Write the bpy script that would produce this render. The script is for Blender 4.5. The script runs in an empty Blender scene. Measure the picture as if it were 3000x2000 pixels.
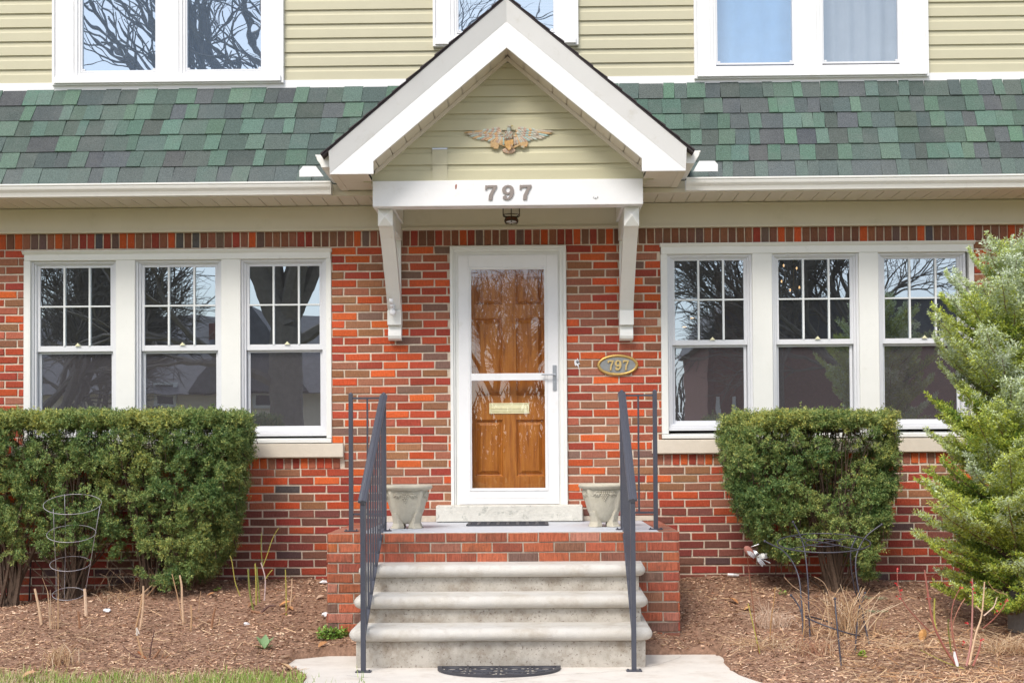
import bpy, math, random
import numpy as np
from mathutils import Matrix, Vector, noise as mnoise

sc = bpy.context.scene
# ---------------------------------------------------------------- camera
YAW, PITCH, ROLL, SHY, FPX = 0.9576, 1.1947, -0.3816, 0.08375, 3800.0
CAMP = np.array([0.0, -10.8, 1.4])
cd = bpy.data.cameras.new('camera')
cam = bpy.data.objects.new('camera', cd)
sc.collection.objects.link(cam)
sc.camera = cam
RM = (Matrix.Rotation(math.radians(YAW), 3, 'Z') @ Matrix.Rotation(math.radians(90 + PITCH), 3, 'X') @ Matrix.Rotation(math.radians(ROLL), 3, 'Z'))
cam.matrix_world = Matrix.Translation(CAMP) @ RM.to_4x4()
cd.sensor_width = 36
cd.lens = 36 * FPX / 3000
cd.shift_y = SHY
cd.clip_start = 0.1
cd.clip_end = 1000
# ---------------------------------------------------------------- light
SUN_AZ, SUN_EL = 204, 50            # where the sun stands: azimuth from +Y clockwise
wd = bpy.data.worlds.new('World'); sc.world = wd
wd.use_nodes = True
nt = wd.node_tree
bgn = nt.nodes['Background']
sky = nt.nodes.new('ShaderNodeTexSky')
sky.sky_type = 'NISHITA'; sky.sun_disc = False
sky.sun_elevation = math.radians(SUN_EL); sky.sun_rotation = math.radians(SUN_AZ)
sky.air_density = 1.0; sky.dust_density = 2.0; sky.ozone_density = 1.0
tc = nt.nodes.new('ShaderNodeTexCoord')
mp = nt.nodes.new('ShaderNodeMapping'); mp.inputs['Scale'].default_value = (1, 1, 2.6)
cn = nt.nodes.new('ShaderNodeTexNoise'); cn.inputs['Scale'].default_value = 2.2; cn.inputs['Detail'].default_value = 7
cr = nt.nodes.new('ShaderNodeValToRGB')
cr.color_ramp.elements[0].position = 0.40; cr.color_ramp.elements[0].color = (.12, .12, .12, 1)
cr.color_ramp.elements[1].position = 0.72; cr.color_ramp.elements[1].color = (1, 1, 1, 1)
mx = nt.nodes.new('ShaderNodeMix'); mx.data_type = 'RGBA'
mx.inputs[7].default_value = (9.3, 9.5, 9.9, 1)
L = nt.links.new
L(tc.outputs['Generated'], mp.inputs[0]); L(mp.outputs[0], cn.inputs['Vector']); L(cn.outputs['Fac'], cr.inputs[0])
L(cr.outputs[0], mx.inputs[0]); L(sky.outputs[0], mx.inputs[6]); L(mx.outputs[2], bgn.inputs[0])
bgn.inputs[1].default_value = 0.138
sd = bpy.data.lights.new('sun', 'SUN'); sd.energy = 2.0; sd.angle = math.radians(22); sd.color = (1, .945, .86)
so = bpy.data.objects.new('sun', sd); sc.collection.objects.link(so)
_az, _el = math.radians(SUN_AZ), math.radians(SUN_EL)
_sv = Vector((math.sin(_az) * math.cos(_el), math.cos(_az) * math.cos(_el), math.sin(_el)))
so.rotation_euler = _sv.to_track_quat('Z', 'Y').to_euler()
so.location = _sv * 30
sc.view_settings.view_transform = 'Standard'; sc.view_settings.look = 'None'
sc.view_settings.exposure = 0.55; sc.view_settings.gamma = 1.0
sc.cycles.max_bounces = 8; sc.cycles.transparent_max_bounces = 16
rnd = random.Random(7)
rng = np.random.default_rng(11)

# ---------------------------------------------------------------- measuring: a point of the photograph on a plane of the place
RN = np.array(RM)
def ray(px, py):
    return RN @ np.array([(px - 1500) / FPX, -(py - 1000) / FPX + SHY * 3000 / FPX, -1.0])
def at(px, py, Y):
    d = ray(px, py); t = (Y - CAMP[1]) / d[1]
    return CAMP + d * t
def atz(px, py, z):
    d = ray(px, py); t = (z - CAMP[2]) / d[2]
    return CAMP + d * t
def X(px, py, Y): return float(at(px, py, Y)[0])
def Z(px, py, Y): return float(at(px, py, Y)[2])

# ---------------------------------------------------------------- materials
def mat(name, col, rough=.6, var=0.0, vscale=8, bump=0.0, bscale=60, metal=0, attr=False, stain=None, spec=.5, stretch=None, coat=0, speck=None):
    m = bpy.data.materials.new(name); m.use_nodes = True
    t = m.node_tree; b = t.nodes['Principled BSDF']
    b.inputs['Roughness'].default_value = rough; b.inputs['Metallic'].default_value = metal
    b.inputs['Specular IOR Level'].default_value = spec
    if coat: b.inputs['Coat Weight'].default_value = coat; b.inputs['Coat Roughness'].default_value = .15
    tcn = t.nodes.new('ShaderNodeTexCoord'); vec = tcn.outputs['Object']
    if stretch:
        mpn = t.nodes.new('ShaderNodeMapping'); mpn.inputs['Scale'].default_value = stretch
        t.links.new(vec, mpn.inputs[0]); svec = mpn.outputs[0]
    else: svec = vec
    if attr:
        a = t.nodes.new('ShaderNodeAttribute'); a.attribute_name = 'Col'; src = a.outputs['Color']
    else:
        a = t.nodes.new('ShaderNodeRGB'); a.outputs[0].default_value = (*col, 1); src = a.outputs[0]
    if var:
        n = t.nodes.new('ShaderNodeTexNoise'); n.inputs['Scale'].default_value = vscale; n.inputs['Detail'].default_value = 6
        n.inputs['Roughness'].default_value = .65
        t.links.new(svec, n.inputs['Vector'])
        r = t.nodes.new('ShaderNodeMapRange'); r.inputs[1].default_value = .25; r.inputs[2].default_value = .75
        r.inputs[3].default_value = 1 - var; r.inputs[4].default_value = 1 + var
        t.links.new(n.outputs['Fac'], r.inputs[0])
        v = t.nodes.new('ShaderNodeVectorMath'); v.operation = 'SCALE'
        t.links.new(src, v.inputs[0]); t.links.new(r.outputs[0], v.inputs['Scale']); src = v.outputs[0]
    for (scol, sscale, lo, hi, amt) in (stain or []):
        n = t.nodes.new('ShaderNodeTexNoise'); n.inputs['Scale'].default_value = sscale; n.inputs['Detail'].default_value = 8
        n.inputs['Roughness'].default_value = .7
        t.links.new(vec, n.inputs['Vector'])
        r = t.nodes.new('ShaderNodeMapRange'); r.inputs[1].default_value = lo; r.inputs[2].default_value = hi
        r.inputs[3].default_value = 0; r.inputs[4].default_value = amt
        t.links.new(n.outputs['Fac'], r.inputs[0])
        x = t.nodes.new('ShaderNodeMix'); x.data_type = 'RGBA'; x.inputs[7].default_value = (*scol, 1)
        t.links.new(r.outputs[0], x.inputs[0]); t.links.new(src, x.inputs[6]); src = x.outputs[2]
    t.links.new(src, b.inputs['Base Color'])
    if bump:
        n = t.nodes.new('ShaderNodeTexNoise'); n.inputs['Scale'].default_value = bscale; n.inputs['Detail'].default_value = 5
        t.links.new(svec, n.inputs['Vector'])
        bp = t.nodes.new('ShaderNodeBump'); bp.inputs['Strength'].default_value = bump; bp.inputs['Distance'].default_value = .01
        t.links.new(n.outputs['Fac'], bp.inputs['Height']); t.links.new(bp.outputs[0], b.inputs['Normal'])
    return m

def glass(name, refl=.22, tint=(.55, .6, .6), wav=.02, wscale=2.0, veil=0.0, veilcol=(.3, .32, .36)):
    m = bpy.data.materials.new(name); m.use_nodes = True
    t = m.node_tree; t.nodes.remove(t.nodes['Principled BSDF'])
    out = t.nodes['Material Output']
    tr = t.nodes.new('ShaderNodeBsdfTransparent'); tr.inputs[0].default_value = (*tint, 1)
    gl = t.nodes.new('ShaderNodeBsdfGlossy'); gl.inputs['Roughness'].default_value = .004; gl.inputs['Color'].default_value = (.80, .91, 1, 1)
    tcn = t.nodes.new('ShaderNodeTexCoord')
    n = t.nodes.new('ShaderNodeTexNoise'); n.inputs['Scale'].default_value = wscale; n.inputs['Detail'].default_value = 2
    t.links.new(tcn.outputs['Object'], n.inputs['Vector'])
    bp = t.nodes.new('ShaderNodeBump'); bp.inputs['Strength'].default_value = 1; bp.inputs['Distance'].default_value = wav
    t.links.new(n.outputs['Fac'], bp.inputs['Height']); t.links.new(bp.outputs[0], gl.inputs['Normal'])
    mxs = t.nodes.new('ShaderNodeMixShader'); mxs.inputs[0].default_value = refl
    t.links.new(tr.outputs[0], mxs.inputs[1]); t.links.new(gl.outputs[0], mxs.inputs[2])
    o = mxs.outputs[0]
    if veil:
        df = t.nodes.new('ShaderNodeBsdfDiffuse'); df.inputs[0].default_value = (*veilcol, 1)
        m2 = t.nodes.new('ShaderNodeMixShader'); m2.inputs[0].default_value = veil
        t.links.new(o, m2.inputs[1]); t.links.new(df.outputs[0], m2.inputs[2]); o = m2.outputs[0]
    t.links.new(o, out.inputs[0])
    return m

def emis(name, col, s):
    m = bpy.data.materials.new(name); m.use_nodes = True
    b = m.node_tree.nodes['Principled BSDF']; b.inputs['Base Color'].default_value = (*col, 1)
    b.inputs['Emission Color'].default_value = (*col, 1); b.inputs['Emission Strength'].default_value = s
    return m

M = {}
M['brick'] = mat('brick', (1, 1, 1), .92, var=.22, vscale=55, bump=.6, bscale=90, attr=True, spec=.2, stretch=(1.6, 1.6, .55),
                 stain=[((.16, .09, .07), 2.3, .54, .80, .42), ((.13, .09, .075), 42, .60, .70, .45), ((.60, .50, .43), 120, .64, .70, .6), ((.58, .48, .42), 5, .70, .80, .35)])
M['stoop_brick'] = mat('stoop_brick', (1, 1, 1), .92, var=.42, vscale=48, bump=1.0, bscale=110, attr=True, spec=.2, stretch=(2.0, 2.0, .22),
                 stain=[((.13, .08, .06), 6, .50, .72, .55), ((.12, .07, .055), 38, .56, .68, .6), ((.55, .42, .34), 28, .64, .74, .5)])
M['mortar'] = mat('mortar', (.66, .56, .45), .95, var=.18, vscale=25, bump=.5, bscale=150, spec=.1, stain=[((.36, .28, .22), 3.1, .50, .78, .6), ((.30, .24, .19), 30, .60, .72, .5)])
M['stoop_mortar'] = mat('stoop_mortar', (.46, .40, .33), .95, var=.25, vscale=15, bump=.5, bscale=150, spec=.1)
M['white'] = mat('white_trim_paint', (.79, .79, .80), .45, var=.035, vscale=3, bump=.06, bscale=70, stain=[((.48, .44, .34), 7, .58, .82, .4), ((.30, .27, .2), 90, .72, .78, .5)])
M['white_old'] = mat('weathered_white_paint', (.77, .77, .74), .5, var=.03, vscale=5, bump=.08, bscale=120, stain=[((.38, .35, .25), 14, .62, .80, .4)])
M['vinyl'] = mat('vinyl_frame', (.70, .71, .74), .4, var=.07, vscale=160, bump=.15, bscale=200, stain=[((.42, .42, .42), 30, .62, .8, .3)])
M['cream'] = mat('cream_aluminium', (.63, .58, .455), .5, var=.035, vscale=3, stain=[((.36, .34, .18), 3.2, .56, .75, .3), ((.2, .17, .1), 60, .74, .78, .6)])
M['soffit'] = mat('soffit_panel', (.66, .60, .50), .5, var=.03, vscale=5, stain=[((.38, .33, .22), 9, .6, .8, .35)])
M['siding'] = mat('vinyl_siding', (.50, .47, .335), .55, var=.03, vscale=4, bump=.06, bscale=90)
M['gable_siding'] = mat('gable_siding', (.50, .47, .32), .55, var=.05, vscale=3, bump=.06, bscale=90, stain=[((.40, .36, .25), 4, .6, .8, .3)])
M['shingle'] = mat('asphalt_shingle', (1, 1, 1), .95, var=.42, vscale=110, bump=1.0, bscale=120, attr=True, spec=.15, stain=[((.16, .17, .16), 3.5, .5, .8, .45)])
M['dark_shingle'] = mat('dark_shingle_edge', (.05, .04, .045), .9, var=.3, vscale=60)
M['gutter'] = mat('gutter_white', (.80, .79, .76), .4, var=.03, vscale=20, stain=[((.40, .38, .30), 10, .6, .78, .35)])
M['limestone'] = mat('limestone', (.66, .59, .49), .85, var=.07, vscale=12, bump=.2, bscale=120, stain=[((.36, .31, .25), 25, .64, .8, .35)])
M['chipped'] = mat('chipped_paint_stone', (.62, .60, .54), .8, var=.12, vscale=14, bump=.6, bscale=40, stain=[((.26, .27, .24), 18, .57, .68, .7), ((.22, .15, .1), 30, .66, .72, .8)])
M['concrete'] = mat('step_concrete', (.57, .545, .505), .85, var=.10, vscale=7, bump=.3, bscale=150,
                    stain=[((.30, .23, .16), 6.5, .50, .74, .62), ((.40, .35, .27), 1.8, .45, .7, .5), ((.17, .13, .10), 70, .64, .72, .6)])
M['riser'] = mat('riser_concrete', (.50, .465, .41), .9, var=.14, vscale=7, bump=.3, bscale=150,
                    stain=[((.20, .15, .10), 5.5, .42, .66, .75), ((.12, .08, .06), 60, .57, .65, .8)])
M['walk'] = mat('walk_concrete', (.68, .63, .57), .9, var=.08, vscale=5, bump=.2, bscale=150, stain=[((.44, .35, .27), 4, .50, .72, .5), ((.25, .19, .14), 45, .66, .74, .5)])
M['floor_paint'] = mat('grey_floor_paint', (.54, .57, .62), .5, var=.05, vscale=9, stain=[((.7, .68, .62), 22, .66, .72, .4)])
M['iron'] = mat('painted_iron', (.060, .064, .085), .38, var=.1, vscale=30, bump=.05)
M['wire_dark'] = mat('black_wire', (.055, .055, .075), .4)
M['galv'] = mat('galvanised_wire', (.42, .40, .44), .4, metal=.3)
M['black'] = mat('black_rubber', (.045, .045, .055), .6, var=.1)
M['stonecast'] = mat('cast_stone', (.50, .46, .37), .9, var=.12, vscale=18, bump=.5, bscale=110, stain=[((.26, .23, .15), 9, .55, .75, .5)])
M['brass'] = mat('polished_brass', (.95, .90, .58), .35, metal=.1, var=.05)
M['goldnum'] = mat('gold_paint', (.66, .48, .20), .4, metal=.4)
M['oldbrass'] = mat('aged_brass', (.55, .36, .12), .38, metal=.75, var=.15, vscale=20, bump=.1)
M['plaque'] = mat('plaque_grey', (.25, .26, .26), .6, var=.12, vscale=40)
M['number'] = mat('number_metal', (.27, .23, .21), .45, metal=.3, var=.1)
M['nickel'] = mat('satin_nickel', (.45, .47, .50), .32, metal=.8)
M['lantern'] = mat('lantern_bronze', (.05, .035, .02), .5)
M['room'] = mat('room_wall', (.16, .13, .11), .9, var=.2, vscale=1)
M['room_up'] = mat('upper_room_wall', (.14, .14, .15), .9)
M['curtain'] = mat('curtain_cloth', (.45, .44, .44), .9, var=.1)
M['curtain_red'] = mat('curtain_red_cloth', (.20, .10, .07), .9, var=.1)
M['grid'] = mat('grid_white', (.8, .82, .82), .4)
M['glass'] = glass('window_glass', .46, (.42, .42, .43), .0003, 3.0, .045)
M['glass_low'] = glass('screened_glass', .42, (.34, .33, .33), .0003, 3.0, .18, (.25, .235, .26))
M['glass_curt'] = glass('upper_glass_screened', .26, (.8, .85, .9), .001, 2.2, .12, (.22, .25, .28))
M['mirror_sky_blue'] = mat('mirror_sky_blue_sheet', (.30, .52, .78), .9, var=.1)  # blue of the mirrored sky, put into the colour of a sheet
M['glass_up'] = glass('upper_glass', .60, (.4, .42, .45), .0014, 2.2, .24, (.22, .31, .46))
M['glass_door'] = glass('storm_glass', .15, (.97, .97, .96), .00025, 2.5)
M['bark'] = mat('yew_bark', (.10, .065, .045), .9, var=.3, vscale=30, bump=.5)
M['treebark'] = mat('tree_bark', (.17, .145, .125), .95, var=.3, vscale=12, bump=.8, bscale=20)
M['needle'] = mat('yew_needles', (1, 1, 1), .5, attr=True, spec=.35)
M['fir'] = mat('fir_needles', (1, 1, 1), .55, attr=True, spec=.3)
M['stem'] = mat('stems', (1, 1, 1), .8, attr=True, var=.15, vscale=60)
M['leaf'] = mat('leaves', (1, 1, 1), .6, attr=True)
M['chips'] = mat('mulch_chips', (1, 1, 1), .95, attr=True, spec=.1)
M['bed'] = mat('mulch_soil', (.29, .175, .12), .95, var=.5, vscale=35, bump=1, bscale=80, spec=.1, stain=[((.28, .17, .12), 60, .52, .66, .7)])
M['grassbase'] = mat('lawn_ground', (.17, .17, .055), .95, var=.4, vscale=10, bump=1, bscale=60, stain=[((.34, .25, .15), 4, .5, .65, .7)])
M['grass'] = mat('grass_blades', (1, 1, 1), .6, attr=True)
M['asphalt'] = mat('street_asphalt', (.05, .05, .05), .9, var=.2)
M['stucco'] = mat('stucco', (.78, .68, .56), .9, var=.06)
M['slate'] = mat('slate_roof', (.15, .14, .155), .8, var=.3, vscale=5)
M['farbrick'] = mat('far_brick', (.22, .10, .08), .9, var=.3, vscale=12)
M['plastic'] = mat('white_plastic', (.78, .78, .80), .35)
M['steel'] = mat('fork_steel', (.60, .60, .60), .3, metal=.7)
M['rust'] = mat('rusty_iron', (.20, .07, .035), .8, var=.3, vscale=60)
M['rock'] = mat('red_stone', (.30, .12, .09), .8, var=.3, vscale=60, bump=.4)
M['eagle'] = mat('painted_eagle', (1, 1, 1), .55, attr=True, var=.25, vscale=70, stain=[((.16, .40, .42), 14, .56, .66, .55), ((.62, .30, .10), 11, .56, .64, .65)])
M['bulb'] = emis('lit_bulb', (1, .62, .28), 3.5)

# wood of the entry door: long grain
def wood():
    m = bpy.data.materials.new('stained_wood'); m.use_nodes = True
    t = m.node_tree; b = t.nodes['Principled BSDF']; b.inputs['Roughness'].default_value = .3
    tcn = t.nodes.new('ShaderNodeTexCoord'); mpn = t.nodes.new('ShaderNodeMapping'); mpn.inputs['Scale'].default_value = (14, 14, 1.3)
    n = t.nodes.new('ShaderNodeTexNoise'); n.inputs['Scale'].default_value = 3.2; n.inputs['Detail'].default_value = 9; n.inputs['Distortion'].default_value = .5
    r = t.nodes.new('ShaderNodeValToRGB'); e = r.color_ramp.elements
    e[0].position = .22; e[0].color = (.25, .072, .011, 1); e[1].position = .72; e[1].color = (.55, .215, .034, 1)
    x = r.color_ramp.elements.new(.46); x.color = (.44, .15, .021, 1)
    t.links.new(tcn.outputs['Object'], mpn.inputs[0]); t.links.new(mpn.outputs[0], n.inputs['Vector'])
    t.links.new(n.outputs['Fac'], r.inputs[0]); t.links.new(r.outputs[0], b.inputs['Base Color'])
    return m
M['wood'] = wood()

# ---------------------------------------------------------------- mesh helpers
ORG = {}
def root_of(o):
    while o.parent: o = o.parent
    return o
def finish(o, parent):
    sc.collection.objects.link(o)
    if parent is not None: o.parent = parent
class MB:
    def __init__(s): s.v = []; s.f = []; s.c = []
    def add(s, vs, fs, col=None):
        n = len(s.v); s.v += [tuple(map(float, p)) for p in vs]
        s.f += [tuple(i + n for i in f) for f in fs]; s.c += [col or (1, 1, 1)] * len(fs)
        return s
    def box(s, x0, x1, y0, y1, z0, z1, col=None):
        x0, x1 = sorted((x0, x1)); y0, y1 = sorted((y0, y1)); z0, z1 = sorted((z0, z1))
        return s.add([(x0, y0, z0), (x1, y0, z0), (x1, y1, z0), (x0, y1, z0), (x0, y0, z1), (x1, y0, z1), (x1, y1, z1), (x0, y1, z1)],
                     [(0, 3, 2, 1), (4, 5, 6, 7), (0, 1, 5, 4), (1, 2, 6, 5), (2, 3, 7, 6), (3, 0, 4, 7)], col)
    def loft(s, rings, caps=True, closed=True, col=None):
        n = len(rings[0]); vs = [p for r in rings for p in r]; fs = []
        for i in range(len(rings) - 1):
            for j in range(n if closed else n - 1):
                k = (j + 1) % n; fs.append((i * n + j, i * n + k, (i + 1) * n + k, (i + 1) * n + j))
        if caps: fs += [tuple(range(n))[::-1], tuple((len(rings) - 1) * n + j for j in range(n))]
        return s.add(vs, fs, col)
    def pxz(s, pts, y0, y1, col=None): return s.loft([[(a, y0, b) for a, b in pts], [(a, y1, b) for a, b in pts]], col=col)
    def pyz(s, pts, x0, x1, col=None): return s.loft([[(x0, a, b) for a, b in pts], [(x1, a, b) for a, b in pts]], col=col)
    def tube(s, pts, r, n=6, col=None, closed=False, square=False):
        P = [Vector(p) for p in pts]; m = len(P); rr = r if hasattr(r, '__len__') else [r] * m
        rings = []; prev = None
        for i in range(m):
            if closed: d = P[(i + 1) % m] - P[i - 1]
            else: d = P[min(i + 1, m - 1)] - P[max(i - 1, 0)]
            if d.length < 1e-9: d = Vector((0, 0, 1))
            d.normalize()
            if prev is None:
                a = Vector((0, 0, 1)) if abs(d.z) < .9 else Vector((1, 0, 0))
                u = d.cross(a).normalized()
            else:
                u = (prev - d * prev.dot(d)); u = u.normalized() if u.length > 1e-6 else d.orthogonal().normalized()
            prev = u; w = d.cross(u)
            rings.append([P[i] + (u * math.cos(2 * math.pi * k / n) + w * math.sin(2 * math.pi * k / n)) * rr[i] for k in range(n)])
        if closed:
            vs = [p for q in rings for p in q]; fs = []
            for i in range(m):
                for j in range(n):
                    k = (j + 1) % n; i2 = (i + 1) % m; fs.append((i * n + j, i * n + k, i2 * n + k, i2 * n + j))
            return s.add(vs, fs, col)
        return s.loft(rings, col=col)
    def bar(s, a, b, w, h=None, col=None, up=(0, 0, 1)):
        h = h or w; a = Vector(a); b = Vector(b); d = (b - a).normalized(); upv = Vector(up)
        if abs(d.dot(upv)) > .98: upv = Vector((0, 1, 0))
        u = d.cross(upv).normalized(); v = u.cross(d)
        q = [(-1, -1), (1, -1), (1, 1), (-1, 1)]
        return s.loft([[p + u * (i * w / 2) + v * (j * h / 2) for i, j in q] for p in (a, b)], col=col)
    def lathe(s, prof, c, n=28, col=None):
        return s.loft([[(c[0] + r * math.cos(2 * math.pi * k / n), c[1] + r * math.sin(2 * math.pi * k / n), c[2] + z) for k in range(n)] for r, z in prof], col=col)
    def ball(s, c, r, n=8, sq=(1, 1, 1), col=None):
        rings = []
        for i in range(1, n // 2 + 2):
            a = math.pi * (i - .5) / (n // 2 + 1)
            rings.append([(c[0] + sq[0] * r * math.sin(a) * math.cos(2 * math.pi * k / n), c[1] + sq[1] * r * math.sin(a) * math.sin(2 * math.pi * k / n), c[2] - sq[2] * r * math.cos(a)) for k in range(n)])
        return s.loft(rings, col=col)
    def build(s, name, m, parent=None, smooth=False, bevel=0, org=None):
        me = bpy.data.meshes.new(name)
        if org is None: org = ORG.get(root_of(parent).name, (0, 0, 0)) if parent is not None else (0, 0, 0)
        V = np.array(s.v) - np.array(org)
        me.from_pydata(V.tolist(), [], s.f)
        a = me.attributes.new('Col', 'FLOAT_COLOR', 'FACE')
        a.data.foreach_set('color', np.hstack([np.array(s.c), np.ones((len(s.c), 1))]).astype('f').ravel())
        import bmesh
        bm = bmesh.new(); bm.from_mesh(me); bmesh.ops.recalc_face_normals(bm, faces=bm.faces[:]); bm.to_mesh(me); bm.free()
        me.materials.append(M[m] if isinstance(m, str) else m)
        if smooth:
            for p in me.polygons: p.use_smooth = True
        o = bpy.data.objects.new(name, me)
        if parent is None and any(org): o.location = org; ORG[o.name] = tuple(org)
        finish(o, parent)
        if parent is None: ORG[o.name] = tuple(org)
        if bevel:
            b = o.modifiers.new('bevel', 'BEVEL'); b.width = bevel; b.segments = 2; b.limit_method = 'ANGLE'; b.angle_limit = math.radians(40)
        return o
def quads(name, V, C, m, parent=None, org=None):
    """V (n,k,3) separate k-gons, C (n,3) colours."""
    n, k = V.shape[:2]
    if org is None: org = ORG.get(root_of(parent).name, (0, 0, 0)) if parent is not None else (0, 0, 0)
    me = bpy.data.meshes.new(name)
    me.vertices.add(n * k); me.vertices.foreach_set('co', (V - np.array(org)).reshape(-1).astype('f'))
    me.loops.add(n * k); me.loops.foreach_set('vertex_index', np.arange(n * k, dtype='i'))
    me.polygons.add(n); me.polygons.foreach_set('loop_start', np.arange(0, n * k, k, dtype='i'))
    try: me.polygons.foreach_set('loop_total', np.full(n, k, dtype='i'))
    except Exception: pass
    me.update(calc_edges=True)
    a = me.attributes.new('Col', 'FLOAT_COLOR', 'FACE')
    a.data.foreach_set('color', np.hstack([C, np.ones((n, 1))]).astype('f').ravel())
    me.materials.append(M[m]); o = bpy.data.objects.new(name, me)
    finish(o, parent)
    if parent is None:
        o.location = org; ORG[o.name] = tuple(org)
    return o
def thing(name, label, cat, loc=(0, 0, 0), group=None):
    o = bpy.data.objects.new(name, None); sc.collection.objects.link(o); o.location = tuple(map(float, loc)); o.empty_display_size = .1
    ORG[o.name] = tuple(map(float, loc)); return tag(o, label, cat, group)
def tag(o, label, cat, group=None, kind=None):
    o['label'] = label; o['category'] = cat
    if group: o['group'] = group
    if kind: o['kind'] = kind
    return o
def struct(o, kind='structure', label=None, cat=None):
    o['kind'] = kind
    if label: o['label'] = label; o['category'] = cat
    return o
def curve_shape(name, splines, depth, m, parent, loc, scale, bevel=0.0):
    """flat outlines (holes allowed) -> mesh standing in the XZ plane"""
    cu = bpy.data.curves.new(name, 'CURVE'); cu.dimensions = '2D'; cu.fill_mode = 'BOTH'; cu.extrude = depth / scale; cu.bevel_depth = bevel / scale
    for pts in splines:
        sp = cu.splines.new('POLY'); sp.points.add(len(pts) - 1); sp.use_cyclic_u = True
        for p, q in zip(sp.points, pts): p.co = (q[0], q[1], 0, 1)
    tmp = bpy.data.objects.new('tmp', cu); sc.collection.objects.link(tmp)
    dg = bpy.context.evaluated_depsgraph_get()
    me = bpy.data.meshes.new_from_object(tmp.evaluated_get(dg)); me.name = name
    bpy.data.objects.remove(tmp); bpy.data.curves.remove(cu)
    org = ORG.get(root_of(parent).name, (0, 0, 0)) if parent is not None else (0, 0, 0)
    n = len(me.vertices); co = np.empty(n * 3, 'f'); me.vertices.foreach_get('co', co); co = co.reshape(-1, 3) * scale
    co = np.stack([co[:, 0] + loc[0] - org[0], -co[:, 2] + loc[1] - org[1], co[:, 1] + loc[2] - org[2]], 1)
    me.vertices.foreach_set('co', co.astype('f').ravel()); me.materials.clear(); me.materials.append(M[m]); me.update()
    o = bpy.data.objects.new(name, me); finish(o, parent); return o
def arc(cx, cy, rx, ry, a0, a1, n=14):
    return [(cx + rx * math.cos(math.radians(a0 + (a1 - a0) * i / n)), cy + ry * math.sin(math.radians(a0 + (a1 - a0) * i / n))) for i in range(n + 1)]
SEVEN = [[(.02, 1), (.02, .70), (.08, .70), (.12, .80), (.18, .84), (.46, .84), (.34, .60), (.22, .30), (.20, 0), (.40, 0), (.42, .30), (.52, .58), (.66, .86), (.66, 1), (.20, 1), (.12, .98), (.08, 1)]]
NINE = [[(.06, .10), (.16, .02), (.30, -.01), (.46, .05), (.58, .20), (.65, .42), (.66, .66), (.62, .84), (.50, .97), (.34, 1.01), (.17, .97), (.05, .84), (.01, .68), (.05, .51), (.16, .40), (.30, .36), (.40, .39), (.46, .46), (.45, .33), (.40, .19), (.31, .12), (.24, .13), (.27, .20), (.23, .28), (.14, .29), (.06, .22)], arc(.335, .69, .13, .2, 0, 360, 18)[:-1]]
def seven_thin(): return [[(.05, .98), (.05, .74), (.13, .74), (.15, .85), (.46, .85), (.30, .45), (.25, 0), (.39, 0), (.43, .42), (.62, .90), (.62, .98)]]

# ================================================================ HOUSE
XL, XR = -6.6, 6.2
def q(c, r, x, y): return (1000 * c + x / 2.352, (0, 667, 1333)[r] + y / 2.352)   # note book grid of the photograph
house = thing('house', 'red brick house with sage siding upstairs and a white gabled entry roof', 'house', (0, 0, 0))

BRICKS = [((.53, .115, .042), 11), ((.47, .088, .040), 15), ((.37, .070, .043), 19), ((.29, .056, .045), 16), ((.29, .140, .090), 15), ((.24, .115, .085), 11), ((.30, .125, .095), 14), ((.19, .12, .11), 4), ((.34, .105, .075), 11), ((.09, .08, .09), .6)]
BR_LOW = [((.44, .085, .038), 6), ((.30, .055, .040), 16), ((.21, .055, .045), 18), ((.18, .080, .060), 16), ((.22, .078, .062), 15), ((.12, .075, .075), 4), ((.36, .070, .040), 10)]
BR_TOP = [((.50, .095, .03), 6), ((.25, .10, .06), 10), ((.20, .095, .062), 12), ((.30, .06, .04), 8), ((.16, .10, .085), 4), ((.10, .09, .095), .8)]
BRICKS = [((a * 1.08, b * 1.02, c * .85), w) for (a, b, c), w in BRICKS]
def pick(tab):
    t = rnd.uniform(0, sum(w for _, w in tab))
    for c, w in tab:
        t -= w
        if t <= 0: break
    k = rnd.uniform(.85, 1.15); return tuple(min(.9, v * k * rnd.uniform(.94, 1.06)) for v in c)
def brick(mb, x0, x1, z0, z1, y, col, back=.02, ch=.0035, jit=.0022):
    j = lambda a=jit: rnd.uniform(-a, a)
    y = y + j(.0025)
    r = rnd.uniform(.7, 1.5) * ch
    o = [(x0 + j(), z0 + j()), (x1 + j(), z0 + j()), (x1 + j(), z1 + j()), (x0 + j(), z1 + j())]
    sx = [1, -1, -1, 1]; sz = [1, 1, -1, -1]
    vs = [(a, y + back, b) for a, b in o] + [(a, y + r, b) for a, b in o] + [(o[i][0] + sx[i] * r, y + j(.0012), o[i][1] + sz[i] * r) for i in range(4)]
    fs = [(i, (i + 1) % 4, 4 + (i + 1) % 4, 4 + i) for i in range(4)] + [(4 + i, 4 + (i + 1) % 4, 8 + (i + 1) % 4, 8 + i) for i in range(4)] + [(8, 9, 10, 11)]
    mb.add(vs, fs, col)

# openings of the ground floor (x0, x1, z0, z1)
zsill0, zsill1 = Z(930, 1339, -.03), Z(930, 1298, -.03)
WL = (X(70, 1000, 0), X(971, 1000, 0), zsill1, Z(520, 733, 0))
WRt = (X(1937, 1000, 0), X(2853, 800, 0), Z(2395, 1283, -.03), Z(2395, 710, 0))
zsr0, zsr1 = Z(2395, 1325, -.03), Z(2395, 1284, -.03)
DR = (X(1320, 1100, 0), X(1660.5, 1100, 0), .80, Z(1490, 720.5, 0))
ZTOP = 3.46
zsol = Z(1200, 721.5, 0)                 # foot of the soldier course
PW = 56.3 / 2.352 / 351.85
mb = MB()
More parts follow.
